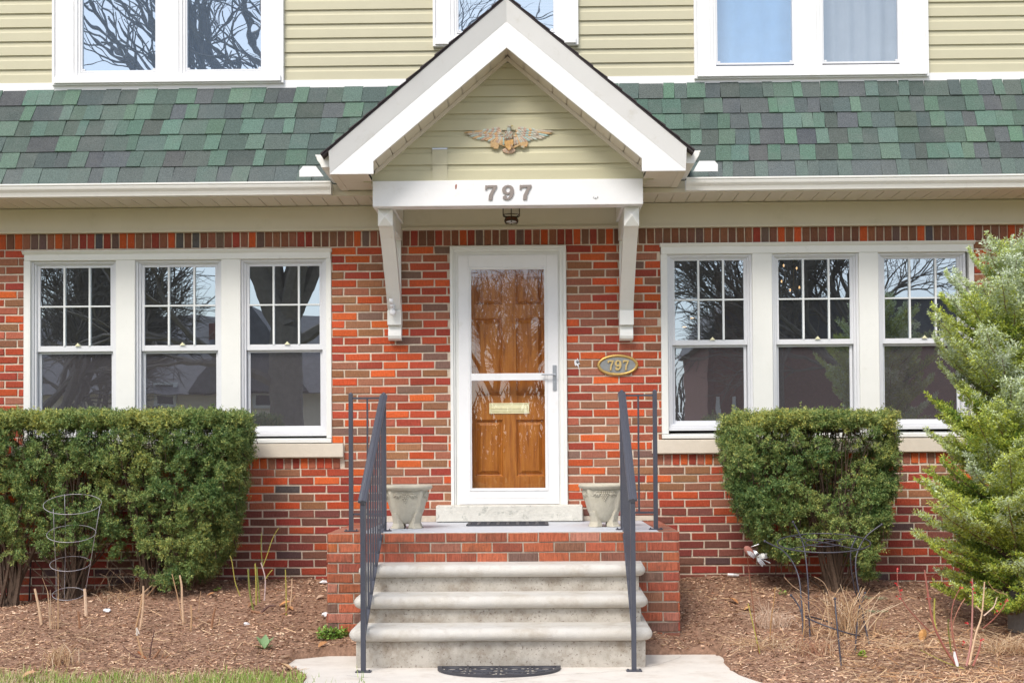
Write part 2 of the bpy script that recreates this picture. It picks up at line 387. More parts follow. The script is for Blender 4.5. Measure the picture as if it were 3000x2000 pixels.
# soldier course
x = XL
while x < XR:
    brick(mb, x + .005, x + PW - .005, zsol + .005, zsol + .195, 0, pick(BR_TOP)); x += PW
CH = 56.75 / 2.352 / 351.85
sills = [(WL[0] - .09, WL[1] + .1, zsill0, zsill1), (WRt[0] - .085, WRt[1] + .085, zsr0, zsr1)]
rowl = [(s_[0] + .03 if k == 0 else s_[0] + .03, s_[1] - (.0 if k == 0 else .0), s_[2] - .1, s_[2]) for k, s_ in enumerate(sills)]
for s_ in rowl:
    x = s_[0]
    while x < s_[1] - PW * .6:
        brick(mb, x + .005, x + PW - .005, s_[2] + .006, s_[3] - .008, 0, pick(BRICKS)); x += PW
holes = [WL, WRt, DR, sills[0], sills[1]] + rowl + [(X(1277, 1500, -.1), X(1707, 1500, -.1), .8, Z(1490, 1480, -.1))]
row = 0; z1 = zsol
BL = .2165
while z1 > -.25:
    z0 = z1 - CH; zc = (z0 + z1) / 2
    iv = [(XL, XR)]
    for h in holes:
        if h[2] < zc < h[3]:
            n = []
            for a, b in iv:
                if h[0] >= b or h[1] <= a: n.append((a, b)); continue
                if h[0] > a: n.append((a, h[0]))
                if h[1] < b: n.append((h[1], b))
            iv = n
    off = (row % 2) * BL / 2 + rnd.uniform(-.006, .006)
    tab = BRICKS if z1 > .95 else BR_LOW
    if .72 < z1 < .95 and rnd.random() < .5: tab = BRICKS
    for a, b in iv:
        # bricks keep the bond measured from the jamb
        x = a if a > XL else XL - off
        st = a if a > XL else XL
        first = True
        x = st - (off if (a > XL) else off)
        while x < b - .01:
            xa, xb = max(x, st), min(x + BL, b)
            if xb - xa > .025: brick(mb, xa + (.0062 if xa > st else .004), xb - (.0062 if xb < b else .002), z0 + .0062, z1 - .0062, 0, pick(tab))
            x += BL
    z1 = z0; row += 1
bw = mb.build('brick_wall', 'brick', house)
# mortar / wall core with the openings left out
mo = MB()
xs = sorted({XL, XR, *[h[0] for h in (WL, WRt, DR)], *[h[1] for h in (WL, WRt, DR)]}); zs = sorted({-.3, ZTOP, *[h[2] for h in (WL, WRt, DR)], *[h[3] for h in (WL, WRt, DR)]})
for i in range(len(xs) - 1):
    for k in range(len(zs) - 1):
        cx, cz = (xs[i] + xs[i + 1]) / 2, (zs[k] + zs[k + 1]) / 2
        if not any(h[0] < cx < h[1] and h[2] < cz < h[3] for h in (WL, WRt, DR)):
            mo.box(xs[i], xs[i + 1], .007, .2, zs[k], zs[k + 1])
mo.build('mortar_bed', 'mortar', bw)

# ---------------------------------------------------------------- windows below
def frame(mb, x0, x1, z0, z1, w, y0, y1, wb=None, wt=None):
    wb = wb or w; wt = wt or w
    mb.box(x0, x0 + w, y0, y1, z0, z1); mb.box(x1 - w, x1, y0, y1, z0, z1)
    mb.box(x0 + w, x1 - w, y0 + .0004, y1, z1 - wt, z1); mb.box(x0 + w, x1 - w, y0 + .0004, y1, z0, z0 + wb)
def lower_window(W, units, zz, sill, key, lab):
    x0, x1, z0, z1 = W
    m = MB()
    jw = .056
    # head casing with crown, jamb casings, bottom casing
    ztop = z1; zh = zz['unit_top']
    m.box(x0 + .004, x1 - .004, -.012, .1, zh, ztop - .026); m.pyz([(.05, ztop - .028), (-.016, ztop - .028), (-.034, ztop - .010), (-.040, ztop - .008), (-.040, ztop), (.05, ztop)], x0 - .008, x1 + .008)
    m.box(x0, x0 + jw, -.010, .1, z0 + .042, zh); m.box(x1 - jw * .75, x1, -.010, .1, z0 + .042, zh)
    m.pyz([(.1, z0 + .005), (-.03, z0 + .005), (-.03, z0 + .034), (.1, z0 + .055)], x0, x1)
    for i in range(len(units) - 1): m.box(units[i][1], units[i + 1][0], -.006, .1, z0 + .045, zh)
    w = m.build('window', 'white_old', house, bevel=.003); w['label'] = lab
    for ui, (a, b) in enumerate(units):
        m = MB()   # unit frame in two steps
        frame(m, a, b, zz['frame_bot'], zh, .020, .018, .1); frame(m, a + .020, b - .020, zz['frame_bot'] + .012, zh - .012, .018, .034, .1)
        m.box(a, b, .008, .1, zz['frame_bot'] - .026, zz['frame_bot'] + .001)
        m.build('window_frame', 'vinyl', w, bevel=.002)
        ga, gb = a + .064, b - .064
        s = MB(); frame(s, ga - .027, gb + .027, zz['rail_bot'], zz['glass_top'] + .028, .027, .050, .075, wb=zz['rail_top'] - zz['rail_bot'], wt=.028)
        s.build('upper_sash', 'vinyl', w, bevel=.002)
        s = MB(); frame(s, ga - .022, gb + .022, zz['low_bot'] - .038, zz['rail_bot'] + .012, .022, .080, .105, wb=.038, wt=.03)
        s.build('lower_sash', 'vinyl', w, bevel=.002)
        p = MB(); p.add([(ga, .062, zz['rail_top']), (gb, .062, zz['rail_top']), (gb, .062, zz['glass_top']), (ga, .062, zz['glass_top'])], [(0, 1, 2, 3)]); p.build('pane', 'glass', w)
        p = MB(); p.add([(ga, .092, zz['low_bot']), (gb, .092, zz['low_bot']), (gb, .092, zz['rail_bot'] + .02), (ga, .092, zz['rail_bot'] + .02)], [(0, 1, 2, 3)]); p.build('pane', 'glass_low', w)
        g = MB(); d = gb - ga; h = zz['glass_top'] - zz['rail_top']
        sh = 0.0
        for fx in (.345, .705): g.box(ga + d * fx - .0075, ga + d * fx + .0075, .044, .060, zz['rail_top'], zz['glass_top'])
        g.box(ga, gb, .0435, .0595, zz['rail_top'] + h * .505 - .006, zz['rail_top'] + h * .505 + .006)
        g.build('muntin_grid', 'grid', w)
        k = MB(); kx = ga + d * .54
        k.pxz([(kx - .022, zz['rail_top']), (kx + .022, zz['rail_top']), (kx + .008, zz['rail_top'] + .012), (kx, zz['rail_top'] + .024), (kx - .009, zz['rail_top'] + .012)], .035, .048); k.build('sash_lock', 'brass', w)
    s = MB(); s.box(sill[0], sill[1], -.045, .12, sill[2], sill[3] - .002); s.build('stone_sill', 'limestone', w, bevel=.005)
    return w
zzL = dict(unit_top=Z(520, 762, .02), glass_top=Z(830, 780, .06), rail_top=Z(830, 1008.5, .05), rail_bot=Z(830, 1025, .05), low_bot=Z(830, 1247.5, .09), frame_bot=Z(830, 1268, .02))
zzR = dict(unit_top=Z(2395, 742, .02), glass_top=Z(2395, 760.5, .06), rail_top=Z(2395, 993, .05), rail_bot=Z(2395, 1008, .05), low_bot=Z(2395, 1229.5, .09), frame_bot=Z(2395, 1249, .02))
UL = [(X(92, 950, .02), X(342.5, 950, .02)), (X(398, 950, .02), X(650.5, 950, .02)), (X(706.5, 950, .02), X(957, 950, .02))]
UR = [(X(1956, 950, .02), X(2204, 950, .02)), (X(2261.5, 950, .02), X(2516, 950, .02)), (X(2573, 950, .02), X(2830, 880, .02))]
lower_window(WL, UL, zzL, sills[0], 1, 'triple double-hung window left of the door')
lower_window(WRt, UR, zzR, sills[1], 1, 'triple double-hung window right of the door')

# ---------------------------------------------------------------- upper floor
YU = .06
zband0, zband1 = Z(1500, 256, YU), Z(1500, 229, YU)
zband0 = Z(500, 267, YU); zband1 = zband0 + .076
def siding_profile(z0, z1, y, e=.1148):
    pts = []; z = z0
    while z < z1:
        zt = z + e
        pts += [(y + .004, z), (y - .013, z), (y - .0115, z + e * .60), (y - .002, z + e * .72), (y + .0005, zt)]
        z = zt
    return pts
UWL = (X(158, 150, YU), X(833.5, 150, YU)); UWC = (X(1269, 70, YU), X(1694, 70, YU)); UWR = (X(2032, 120, YU), X(2716, 120, YU))
SID_E = Z(60, 82.5, YU) - Z(60, 123.5, YU)
SID_E = (Z(60, 42, YU) - Z(60, 247, YU)) / 5
m = MB(); pr = siding_profile(zband1, zband1 + SID_E * 14, YU, SID_E)
edges = [XL, UWL[0] + .01, UWL[1] - .01, UWC[0] + .01, UWC[1] - .01, UWR[0] + .01, UWR[1] - .01, XR]
for i in range(7):
    lim = 99 if i % 2 == 0 else (zband1 + .02, Z(1480, 139, YU) + .01, zband1 + .02)[i // 2]
    pp = [p for p in pr if p[1] < lim]
    if lim < 99: pp.append((YU, lim))
    if len(pp) > 1: m.loft([[(xx, a, b) for a, b in pp] for xx in (edges[i], edges[i + 1])], caps=False, closed=False)
m.build('upper_siding', 'siding', house)
m = MB(); m.box(XL, XR, YU - .02, YU + .02, zband0 - .05, zband1 - .001); m.build('trim_board', 'white', house)

def upper_window(x0, x1, zb, units, zg, lab, gm):
    """zb casing foot, zg foot of the glass; units = x ranges of the glass"""
    zt = zb + 1.55; yo = YU - .045
    m = MB(); n = len(units)
    fr = [(a - .064, b + .064) for a, b in units]
    m.box(x0, x0 + .022, yo - .004, YU, zb, zt); m.box(x1 - .022, x1, yo - .004, YU, zb, zt)
    m.box(x0 + .022, fr[0][0], yo + .008, YU + .05, zb + .05, zt - .1); m.box(fr[-1][1], x1 - .022, yo + .008, YU + .05, zb + .05, zt - .1)
    m.box(x0 + .022, x1 - .022, yo - .022, YU, zb + .012, zb + .062); m.box(x0 + .022, x1 - .022, yo - .002, YU, zb, zb + .012)
    m.box(x0 + .022, x1 - .022, yo, YU + .05, zt - .1, zt)
    for i in range(n - 1): m.box(fr[i][1], fr[i + 1][0], yo + .008, YU + .05, zb + .062, zt - .1)
    w = m.build('window', 'white', house, bevel=.003); w['label'] = lab
    for (a, b), (fa, fb), g_ in zip(units, fr, gm):
        f = MB(); frame(f, fa, fb, zb + .0625, zt - .1, .028, yo + .016, YU + .05); frame(f, fa + .028, fb - .028, zb + .09, zt - .12, .022, yo + .028, YU + .05)
        f.build('window_frame', 'white', w, bevel=.002)
        s = MB(); frame(s, fa + .05, fb - .05, zg - .014, zt - .14, .014, yo + .036, YU + .05)
        for zc_ in (zg + .006,):
            s.box(a + .002, a + .022, yo + .034, yo + .05, zg, zg + .014); s.box(b - .022, b - .002, yo + .034, yo + .05, zg, zg + .014)
        s.build('screen_frame', 'vinyl', w)
        p = MB(); p.add([(a, YU + .01, zg), (b, YU + .01, zg), (b, YU + .01, zt - .15), (a, YU + .01, zt - .15)], [(0, 1, 2, 3)]); p.build('pane', g_, w)
    return w
zb_ = Z(500, 251, YU)
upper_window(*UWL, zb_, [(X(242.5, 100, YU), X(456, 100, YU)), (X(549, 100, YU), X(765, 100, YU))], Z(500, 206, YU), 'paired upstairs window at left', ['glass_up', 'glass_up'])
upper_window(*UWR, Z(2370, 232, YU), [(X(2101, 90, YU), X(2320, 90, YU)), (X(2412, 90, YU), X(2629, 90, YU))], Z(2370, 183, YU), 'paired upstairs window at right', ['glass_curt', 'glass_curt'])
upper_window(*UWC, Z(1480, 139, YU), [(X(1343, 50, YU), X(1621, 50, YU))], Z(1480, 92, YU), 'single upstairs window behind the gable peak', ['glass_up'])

# ---------------------------------------------------------------- pent roof
YE, YT = -.47, YU - .02
ze = Z(500, 538, YE); zr = zband0 + .004
phi = math.atan2(zr - ze, YT - YE); Ls = math.hypot(zr - ze, YT - YE)
SHC = [((.112, .178, .138), 22), ((.104, .158, .130), 14), ((.092, .128, .114), 20), ((.084, .106, .100), 18), ((.090, .100, .106), 22), ((.094, .102, .112), 8)]
SHC = [(tuple(.82 * a + .18 * b for a, b in zip(c_, (.100, .140, .118))), w_) for c_, w_ in SHC]
m = MB()
m.pyz([(YE, ze - .03), (YT + .02, zr - .03), (YT + .02, zr - .004), (YE, ze - .006)], XL, XR, (.08, .1, .09))
NC = 6; ex = Ls / NC
cs, sn = math.cos(phi), math.sin(phi)
def rp(s_, h): return (YE + s_ * cs - h * sn, ze + s_ * sn + h * cs)
for c in range(NC):
    x = XL + rnd.uniform(-.3, 0); s0 = c * ex - (.012 if c == 0 else 0); s1 = (c + 1) * ex
    raised = False
    while x < XR:
        w = rnd.uniform(.10, .24) * (1 if not raised else .75)
        if raised: col = pick([(SHC[0][0], 5), (SHC[1][0], 4), (SHC[3][0], 1)])
        else: col = pick([(SHC[2][0], 4), (SHC[3][0], 4), (SHC[4][0], 6), (SHC[5][0], 2), (SHC[1][0], .6)])
        if c == 0 : col = tuple(a * .5 + b * .5 for a, b in zip(col, (.13, .15, .15)))
        h0 = .012 + (.005 if raised else 0) + rnd.uniform(-.001, .0015); h1 = .003 + (.003 if raised else 0)
        sl = rnd.uniform(-.004, .004); ds = rnd.uniform(-.003, .002)
        A, B, Cc, D = rp(s0 + ds, h0), rp(s1 + .012, h1), rp(s1 + .012, 0), rp(s0 + ds, .0)
        sk = .010
        vs = []
        for xx, k in ((x + .001, 0), (x + w - .0012, 1)):
            vs += [(xx - sl, A[0], A[1]), (xx + sl + sk, B[0], B[1]), (xx + sl + sk, Cc[0], Cc[1]), (xx - sl, D[0], D[1])]
        m.add(vs, [(0, 1, 5, 4), (0, 4, 7, 3), (0, 3, 2, 1), (4, 5, 6, 7)], col)
        x += w; raised = not raised if rnd.random() < .8 else raised
m.build('shingle_roof', 'shingle', house)

# gutters
def kprof(s=1.0): # outward = +a, up = +b ; a closed outline of a K gutter wall (with its hollow)
    o = [(0, 0), (.062, 0), (.066, .012), (.074, .030), (.092, .052), (.098, .068), (.098, .082), (.106, .082), (.106, .094), (.092, .094), (.092, .086), (.088, .072), (.082, .058), (.066, .036), (.060, .014), (.056, .006), (.006, .006), (.006, .09), (0, .09)]
    return [(a * s, b * s) for a, b in o]
zg0 = Z(500, 576, YE - .10); 
def gutter(x0, x1, y, zb, s=1.0):
    m = MB(); m.pyz([(y - a, zb + b) for a, b in kprof(s)], x0, x1); return m
xgl, xgr = X(969, 560, -.57), X(2010, 520, -.57)
gs = (Z(500, 537, -.57) - Z(500, 572, -.57)) / .094
zgb = Z(500, 572, -.56)
m = gutter(XL, xgl, YE - .012, zgb, gs); m.box(xgl - .001, xgl + .001, YE - .11 * gs, YE - .012, zgb, zgb + .09 * gs); m.build('gutter', 'gutter', house, bevel=0)
m = gutter(xgr, XR, YE - .012, zgb, gs); m.build('gutter', 'gutter', house)
zs0 = Z(500, 608, -.05)
m = MB(); m.box(XL, XR, YE - .010, YE + .02, zs0 + .002, zgb + .09); m.box(XL, XR, YE - .018, YE - .0105, zs0 - .004, zs0 + .03)
m.build('fascia', 'cream', house)
# soffit panels with grooves
m = MB(); m.box(XL, XR, YE + .02, -.035, zs0 + .012, zs0 + .03)
px_ = 46.7 * 10.5 / 3800; x = XL
while x < XR:
    m.box(x + .004, x + px_ - .004, YE + .0205, -.052, zs0 + .003, zs0 + .0115); x += px_
m.box(XL, XR, YE - .009, YE + .04, zs0 - .003, zs0 + .0025)
m.build('soffit', 'soffit', house)
zf0 = Z(500, 680, -.04)
m = MB(); m.box(XL, XR, -.036, .006, zf0 + .02, zs0 + .011); m.box(XL, XR, -.048, .006, zf0 - .001, zf0 + .021); m.box(XL, XR, -.050, -.0365, zs0 - .016, zs0 - .004)
for xx in (-3.45, 1.9, 3.35): m.box(xx, xx + .0025, -.0368, -.03, zf0 + .022, zs0)
m.build('frieze_board', 'cream', house, bevel=.002)

# ---------------------------------------------------------------- gabled entry roof
YR, YG = -1.10, -.80
xo0, xo1 = X(966, 450, YR), X(2009, 440, YR); xc = (xo0 + xo1) / 2
hw = (xo1 - xo0) / 2
zap = Z(1484, 4, YR); zlow = (Z(966, 447, YR) + Z(2009, 441, YR)) / 2; zbot = (Z(1030, 509, YR) + Z(1940, 502, YR)) / 2
tanp = (zap - zlow) / hw; ang = math.atan(tanp)
hin = (X(1878, 490, YR) - X(1091, 490, YR)) / 2; zina = Z(1487, 140, YR); zinl = (Z(1091, 471, YR) + Z(1878, 465, YR)) / 2
zmid = Z(1484, 63, YR)
porch = MB()
# roof deck + shingles (dark edge) as two slopes
def slope(mb, t0, t1, y0, y1, side, ext=0.0, col=None):
    """slab following the slope between vertical offsets t0..t1 above the outer rake line"""
    e = hw + ext
    mb.loft([[(xc, y, zap + t0), (xc + side * e, y, zap - tanp * e + t0), (xc + side * e, y, zap - tanp * e + t1), (xc, y, zap + t1)] for y in (y0, y1)], col=col)
pr_ = MB()
for sd in (-1, 1): slope(pr_, .004, .022, YR - .06, YU, sd, .05)
r = .0
for sd in (-1, 1):
    n = 13; stp = (hw + .055) / n
    for k in range(n):
        a0 = k * stp; a1 = a0 + stp * 1.04; lift = .004
        pr_.loft([[(xc + sd * a0, y, zap - tanp * a0 + .023), (xc + sd * a1, y, zap - tanp * a1 + .023 + .003), (xc + sd * a1, y, zap - tanp * a1 + .023 + .015), (xc + sd * a0, y, zap - tanp * a0 + .023 + .003)] for y in (YR - .068 - rnd.uniform(0, .006), YU)])
prf = pr_.build('entry_roof', 'dark_shingle', house); prf['label'] = 'white gabled entry roof over the front door'
# rake boards
m = MB()
for sd in (-1, 1):
    p = [(xc, zmid), (xc + sd * hw, zmid - tanp * hw), (xc + sd * hw, zbot), (xc + sd * hin, zbot), (xc + sd * hin, zinl), (xc, zina)]
    m.pxz(p, YR, YR + .022)
m.build('rake_board', 'white', prf, bevel=.002)
m = MB()
for sd in (-1, 1):    # crown above, leaning out
    e = hw
    m.loft([[(X_, YR - .001, zmid - tanp * t), (X_, YR - .052, zap - tanp * t - .012), (X_, YR - .058, zap - tanp * t + .003), (X_, YR + .02, zap - tanp * t + .003), (X_, YR + .02, zmid - tanp * t)] for X_, t in ((xc, 0), (xc + sd * e, e))])
m.build('rake_crown', 'white', prf)
# sloping soffit under the rake + trim along the siding
m = MB()
nx, nz = math.sin(ang), math.cos(ang)
Lr = hin / math.cos(ang)
for sd in (-1, 1):
    def sp(s_, off, y):  # s_ metres down the slope from inner apex, off below
        return (xc + sd * s_ * math.cos(ang), y, zina + .035 - s_ * math.sin(ang) - off)
    k = .03
    while k < Lr + .03:
        k2 = min(k + .143, Lr + .05)
        m.loft([[sp(k, 0, YR + .02), sp(k2 - .010, 0, YR + .02), sp(k2 - .010, .012, YR + .02), sp(k, .012, YR + .02)], [sp(k, 0, YG + .02), sp(k2 - .010, 0, YG + .02), sp(k2 - .010, .012, YG + .02), sp(k, .012, YG + .02)]])
        k += .143
    m.loft([[sp(0, -.012, y), sp(Lr + .05, -.012, y), sp(Lr + .05, -.002, y), sp(0, -.002, y)] for y in (YR + .02, YG + .05)])
m.build('rake_soffit', 'soffit', prf)
m = MB()
for sd in (-1, 1):
    m.loft([[(xc + sd * t, y, zina + .022 - tanp * t + d) for t, d in ((0, 0), (hin + .02, 0), (hin + .02, -.036), (0, -.036))] for y in (YG - .022, YG + .01)])
m.build('gable_trim', 'soffit', prf, bevel=.002)
# gable siding (triangle)
zbt = (Z(1487, 527, -.83)); zbb = Z(1487, 602, -.83)
m = MB(); e = .1315; z = zbt - .004; k = 0
while z < zina - .02:
    zt = min(z + e, zina)
    w = lambda zz_: max(.003, (zina + .01 - zz_) / tanp)
    seg = [(YG - .012, z), (YG - .011, z + e * .62), (YG - .001, z + e * .74), (YG + .001, z + e)]
    seg = [s_ for s_ in seg if s_[1] <= zina]
    if len(seg) >= 2:
        for (ya, za), (yb, zb2) in zip(seg[:-1], seg[1:]):
            m.add([(xc - w(za), ya, za), (xc + w(za), ya, za), (xc + w(zb2), yb, zb2), (xc - w(zb2), yb, zb2)], [(0, 1, 2, 3)])
        m.add([(xc - w(z), YG - .012, z), (xc + w(z), YG - .012, z), (xc + w(z), YG + .004, z + .001), (xc - w(z), YG + .004, z + .001)], [(0, 1, 2, 3)])
    z += e
m.build('gable_siding', 'gable_siding', prf)
for a_, b_ in ((xc - hin - .06, xc - hin + .35), (xc + hin - .35, xc + hin + .06)):
    m = MB(); m.box(a_, b_, YG + .012, YG + .04, zbt - .03, zinl + .12); m.build('closure_board', 'soffit', prf)
# patch on the siding
xa, xb_ = X(1267, 470, YG), X(1311, 470, YG); za, zb3 = Z(1289, 485, YG), Z(1289, 440, YG)
m = MB(); m.box(xa, xb_, YG - .018, YG - .0135, za, zb3); m.box(xa, xb_, YG - .017, YG - .013, zbt, za - .004); m.build('siding_patch', 'siding', prf)
m = MB(); m.box(xa, xb_, YG - .022, YG - .0, zb3, zb3 + .012); m.build('patch_clip', 'nickel', prf)
# beam
bx0, bx1 = X(1091.5, 565, -.83), X(1884, 560, -.83)
m = MB(); m.box(bx0, bx1, -.83, -.70, zbb, zbt); m.build('beam', 'white', prf, bevel=.004)
m = MB()
for px_h, py_h in ((1740, 576), (1745, 580), (1751, 576)):
    c_ = at(px_h, py_h, -.8305); m.ball((c_[0], -.8305, c_[2]), .003, 6, (1, .3, 1))
m.tube([at(1737, 579, -.832), at(1745, 583, -.833), at(1753, 578, -.832)], .0015, 4); m.build('screw_hole', 'wire_dark', prf)
c_ = at(1336, 547, -.8305); m = MB(); m.pxz([(c_[0] - .006, c_[2] - .02), (c_[0] + .004, c_[2] - .018), (c_[0] + .008, c_[2] + .012), (c_[0] + .001, c_[2] + .022), (c_[0] - .008, c_[2] + .008)], -.8309, -.8302); m.build('paint_chip', 'rock', prf)
for a_ in (bx0, bx1 - .16):
    m = MB(); m.box(a_, a_ + .16, -.70, -.052, zbb + .004, zs0 - .001); m.build('side_beam', 'white_old', prf, bevel=.003)
# eave returns: soffit boxes, outer fascia, short gutters
for sd in (-1, 1):
    xo = xc + sd * hw; xi = bx0 - .004 if sd < 0 else bx1 + .004
    m = MB(); lo, hi = sorted((xo, xi)); lo2, hi2 = lo + .025, hi - .0
    m.box(lo, hi, YR + .021, YE - .02, zbot + .012, zbot + .03)
    y = YR + .03
    while y < YE - .03:
        m.box(lo + (.05 if sd < 0 else 0), hi - (.05 if sd > 0 else 0), y, min(y + .098, YE - .02), zbot + .004, zbot + .0115); y += .102
    m.box(xo - .001 if sd < 0 else xo - .05, xo + .05 if sd < 0 else xo + .001, YR + .022, -.2, zbot - .001, zbot + .0035)
    m.build('eave_soffit', 'soffit', prf)
    m = MB(); m.box(xo - sd * .02, xo, YR + .0225, -.12, zbot + .001, zlow - .01); m.box(xi - .02 if sd < 0 else xi, xi if sd < 0 else xi + .02, YR + .022, YG - .024, zbot + .0016, zinl); m.build('eave_fascia', 'soffit', prf)
    m = MB(); zg = Z(940 if sd < 0 else 2035, 487 if sd < 0 else 475, YR)
    kp = [(xo + sd * (.006 + a), zg + b) for a, b in kprof(1.02)]
    m.loft([[(a, y, b) for a, b in kp] for y in (YR + .04, -.42)])
    ep = [(0, 0), (.062, 0), (.066, .012), (.074, .030), (.092, .052), (.098, .068), (.098, .082), (.106, .082), (.106, .094), (0, .090)]
    m.pxz([(xo + sd * (.006 + a * 1.02), zg + b * 1.02) for a, b in ep], YR + .036, YR + .0395)
    m.build('side_gutter', 'gutter', prf)
# splash guards standing on the gutter lips beside the entry roof
for pts, nm in (([(877, 518), (877, 500), (888, 487), (925, 487), (948, 517)], 0), ([(2103, 502), (2103, 482), (2094, 472), (2048, 472), (2030, 503)], 1)):
    pp = [at(a, b, -.575) for a, b in pts]
    m = MB(); m.pxz([(p[0], p[2]) for p in pp], -.578, -.574); m.build('splash_guard', 'white', house)

# knee brackets
for sd in (-1, 1):
    if sd < 0: bxa, bxb = X(1106, 630, -.76), X(1149, 630, -.76)
    else: bxa, bxb = X(1829, 630, -.76), X(1873, 630, -.76)
    bc = (bxa + bxb) / 2; hwb = (bxb - bxa) / 2
    zarm0 = zbb - .125; m = MB()
    zA = Z(bc and (1127 if sd < 0 else 1850), 660, -.76)
    # arm with a pyramid end
    m.box(bc - hwb, bc + hwb, -.73, -.03, zA, zbb - .001)
    zc2 = (zA + zbb) / 2
    m.add([(bc - hwb, -.73, zA), (bc + hwb, -.73, zA), (bc + hwb, -.73, zbb - .001), (bc - hwb, -.73, zbb - .001), (bc, -.775, zc2)], [(0, 1, 4), (1, 2, 4), (2, 3, 4), (3, 0, 4)])
    zP = Z(1155 if sd < 0 else 1834, 908, -.12); zQ = Z(1155 if sd < 0 else 1834, 951, -.12); zW = Z(1155 if sd < 0 else 1834, 997, -.05)
    w2 = hwb * .97
    # tapering brace (slightly curved) : outer edge and inner edge in the yz plane
    N = 8; outr, innr = [], []
    for i in range(N + 1):
        t = i / N; yy = -.70 + (.60) * (t ** .82); z_ = zA + (zP - zA) * t
        outr.append((yy, z_)); 
    pts = outr + [(-.03, zP)] + [(-.03, zP + .25)] + [(-.45 * (1 - t_) - .10 * t_, (zA) * (1 - t_) + (zP + .34) * t_) for t_ in (1, .75, .5, .25, 0)]
    for a0, a1 in zip(outr[:-1], outr[1:]):
        m.pyz([a0, a1, (min(a1[0] + .13, -.02), a1[1]), (min(a0[0] + .13, -.02), a0[1])], bc - w2, bc + w2)
    m.box(bc - w2 * .9, bc + w2 * .9, -.045, -.003, zP, zA - .001)
    # base block and rounded foot
    m.box(bc - w2 * 1.03, bc + w2 * 1.03, -.115, -.003, zQ, zP - .001)
    ft = [(-.003, zW), (-.06, zW), (-.085, zW + .012), (-.095, zW + .035), (-.09, zW + .06), (-.07, zQ - .001), (-.003, zQ - .001)]
    m.pyz(ft, bc - w2 * .98, bc + w2 * .98)
    m.build('knee_bracket', 'white_old', prf, bevel=.002)

# flag holder on the left bracket
t = thing('flag_holder', 'small white plastic flag pole holder screwed to the left knee bracket', 'flag holder', at(1151, 905, -.17))
c = at(1149, 895, -.17)
m = MB(); m.ball((c[0] + .004, c[1] - .004, c[2] - .085 + .03), .026, 10, (1, .35, 1)); m.box(c[0] - .014, c[0] + .018, c[1] + .002, c[1] + .05, c[2] - .06, c[2] + .01); m.build('mounting_plate', 'plastic', t, smooth=True)
m = MB(); m.tube([(c[0], c[1] - .02, c[2] - .02), (c[0] - .003, c[1] - .035, c[2] + .012)], [.013, .014], 10); m.tube([(c[0] - .003, c[1] - .0351, c[2] + .012), (c[0] - .004, c[1] - .05, c[2] + .05)], [.0165, .017], 12); m.build('socket_tube', 'plastic', t, smooth=True)

# ---------------------------------------------------------------- door
dx0, dx1, dzt = DR[0], DR[1], DR[3]; zs_top = Z(1490, 1479.5, -.1)
m = MB()
cw = .026
def cas(x0_, x1_, y0_, y1_, w_):
    m.box(x0_, x0_ + w_, y0_, y1_, zs_top + .001, dzt if w_ == cw else dzt - cw); m.box(x1_ - w_, x1_, y0_, y1_, zs_top + .001, dzt if w_ == cw else dzt - cw)
m.box(dx0, dx0 + cw, -.022, .1, zs_top + .001, dzt); m.box(dx1 - cw, dx1, -.022, .1, zs_top + .001, dzt)
m.box(dx0 + cw, dx1 - cw, -.0215, .1, dzt - cw, dzt)
m.box(dx0 + cw, dx0 + cw + .016, -.006, .1, zs_top + .001, dzt - cw); m.box(dx1 - cw - .03, dx1 - cw, -.004, .1, zs_top + .001, dzt - cw)
m.box(dx0 + cw + .016, dx1 - cw - .03, -.005, .1, dzt - cw - .022, dzt - cw)
sxa, sxb, sxt = X(1344, 1100, .0), X(1636, 1100, .0), Z(1490, 746.5, 0)
m.box(dx0 + cw + .016, sxa + .006, .008, .1, zs_top + .001, sxt); m.box(sxb - .006, dx1 - cw - .03, .008, .1, zs_top + .001, sxt); m.box(dx0 + cw + .016, dx1 - cw - .03, .0085, .1, sxt - .004, dzt - cw - .022)
df = m.build('door_frame', 'white_old', house, bevel=.003)
sx0, sx1 = X(1344, 1100, .0), X(1636, 1100, .0); szt = Z(1490, 746.5, 0); szb = zs_top + .006
gx0, gx1 = X(1381.5, 1100, .01), X(1596, 1100, .01); gzt = Z(1490, 789.5, .01); gzb = Z(1490, 1429, .01)
bz1, bz0 = Z(1490, 1093.5, 0), Z(1490, 1114, 0)
m = MB(); m.box(sx0, gx0 - .022, -.004, .035, szb, szt); m.box(gx1 + .022, sx1, -.004, .035, szb, szt); m.box(gx0 - .022, gx1 + .022, -.0036, .035, gzt + .018, szt); m.box(gx0 - .022, gx1 + .022, -.0036, .035, szb, gzb - .018)
for o_, y_ in ((.022, -.010), (.011, -.002)):
    w_ = .011
    m.box(gx0 - o_, gx0 - o_ + w_, y_, .03, gzb - o_ + .0, gzt + o_); m.box(gx1 + o_ - w_, gx1 + o_, y_, .03, gzb - o_, gzt + o_)
    m.box(gx0 - o_ + w_, gx1 + o_ - w_, y_ + .0003, .03, gzt + o_ - w_, gzt + o_); m.box(gx0 - o_ + w_, gx1 + o_ - w_, y_ + .0003, .03, gzb - o_, gzb - o_ + w_)
m.box(gx0 + .0, gx1 - .0, -.012, .03, bz0, bz1)
m.box(gx0 - .022, gx1 + .022, -.007, .0, szb + .05, szb + .055)
sdoor = m.build('storm_door', 'white', house, bevel=.0025)
p = MB(); p.add([(gx0, .012, bz1), (gx1, .012, bz1), (gx1, .012, gzt), (gx0, .012, gzt)], [(0, 1, 2, 3)]); p.build('pane', 'glass_door', sdoor)
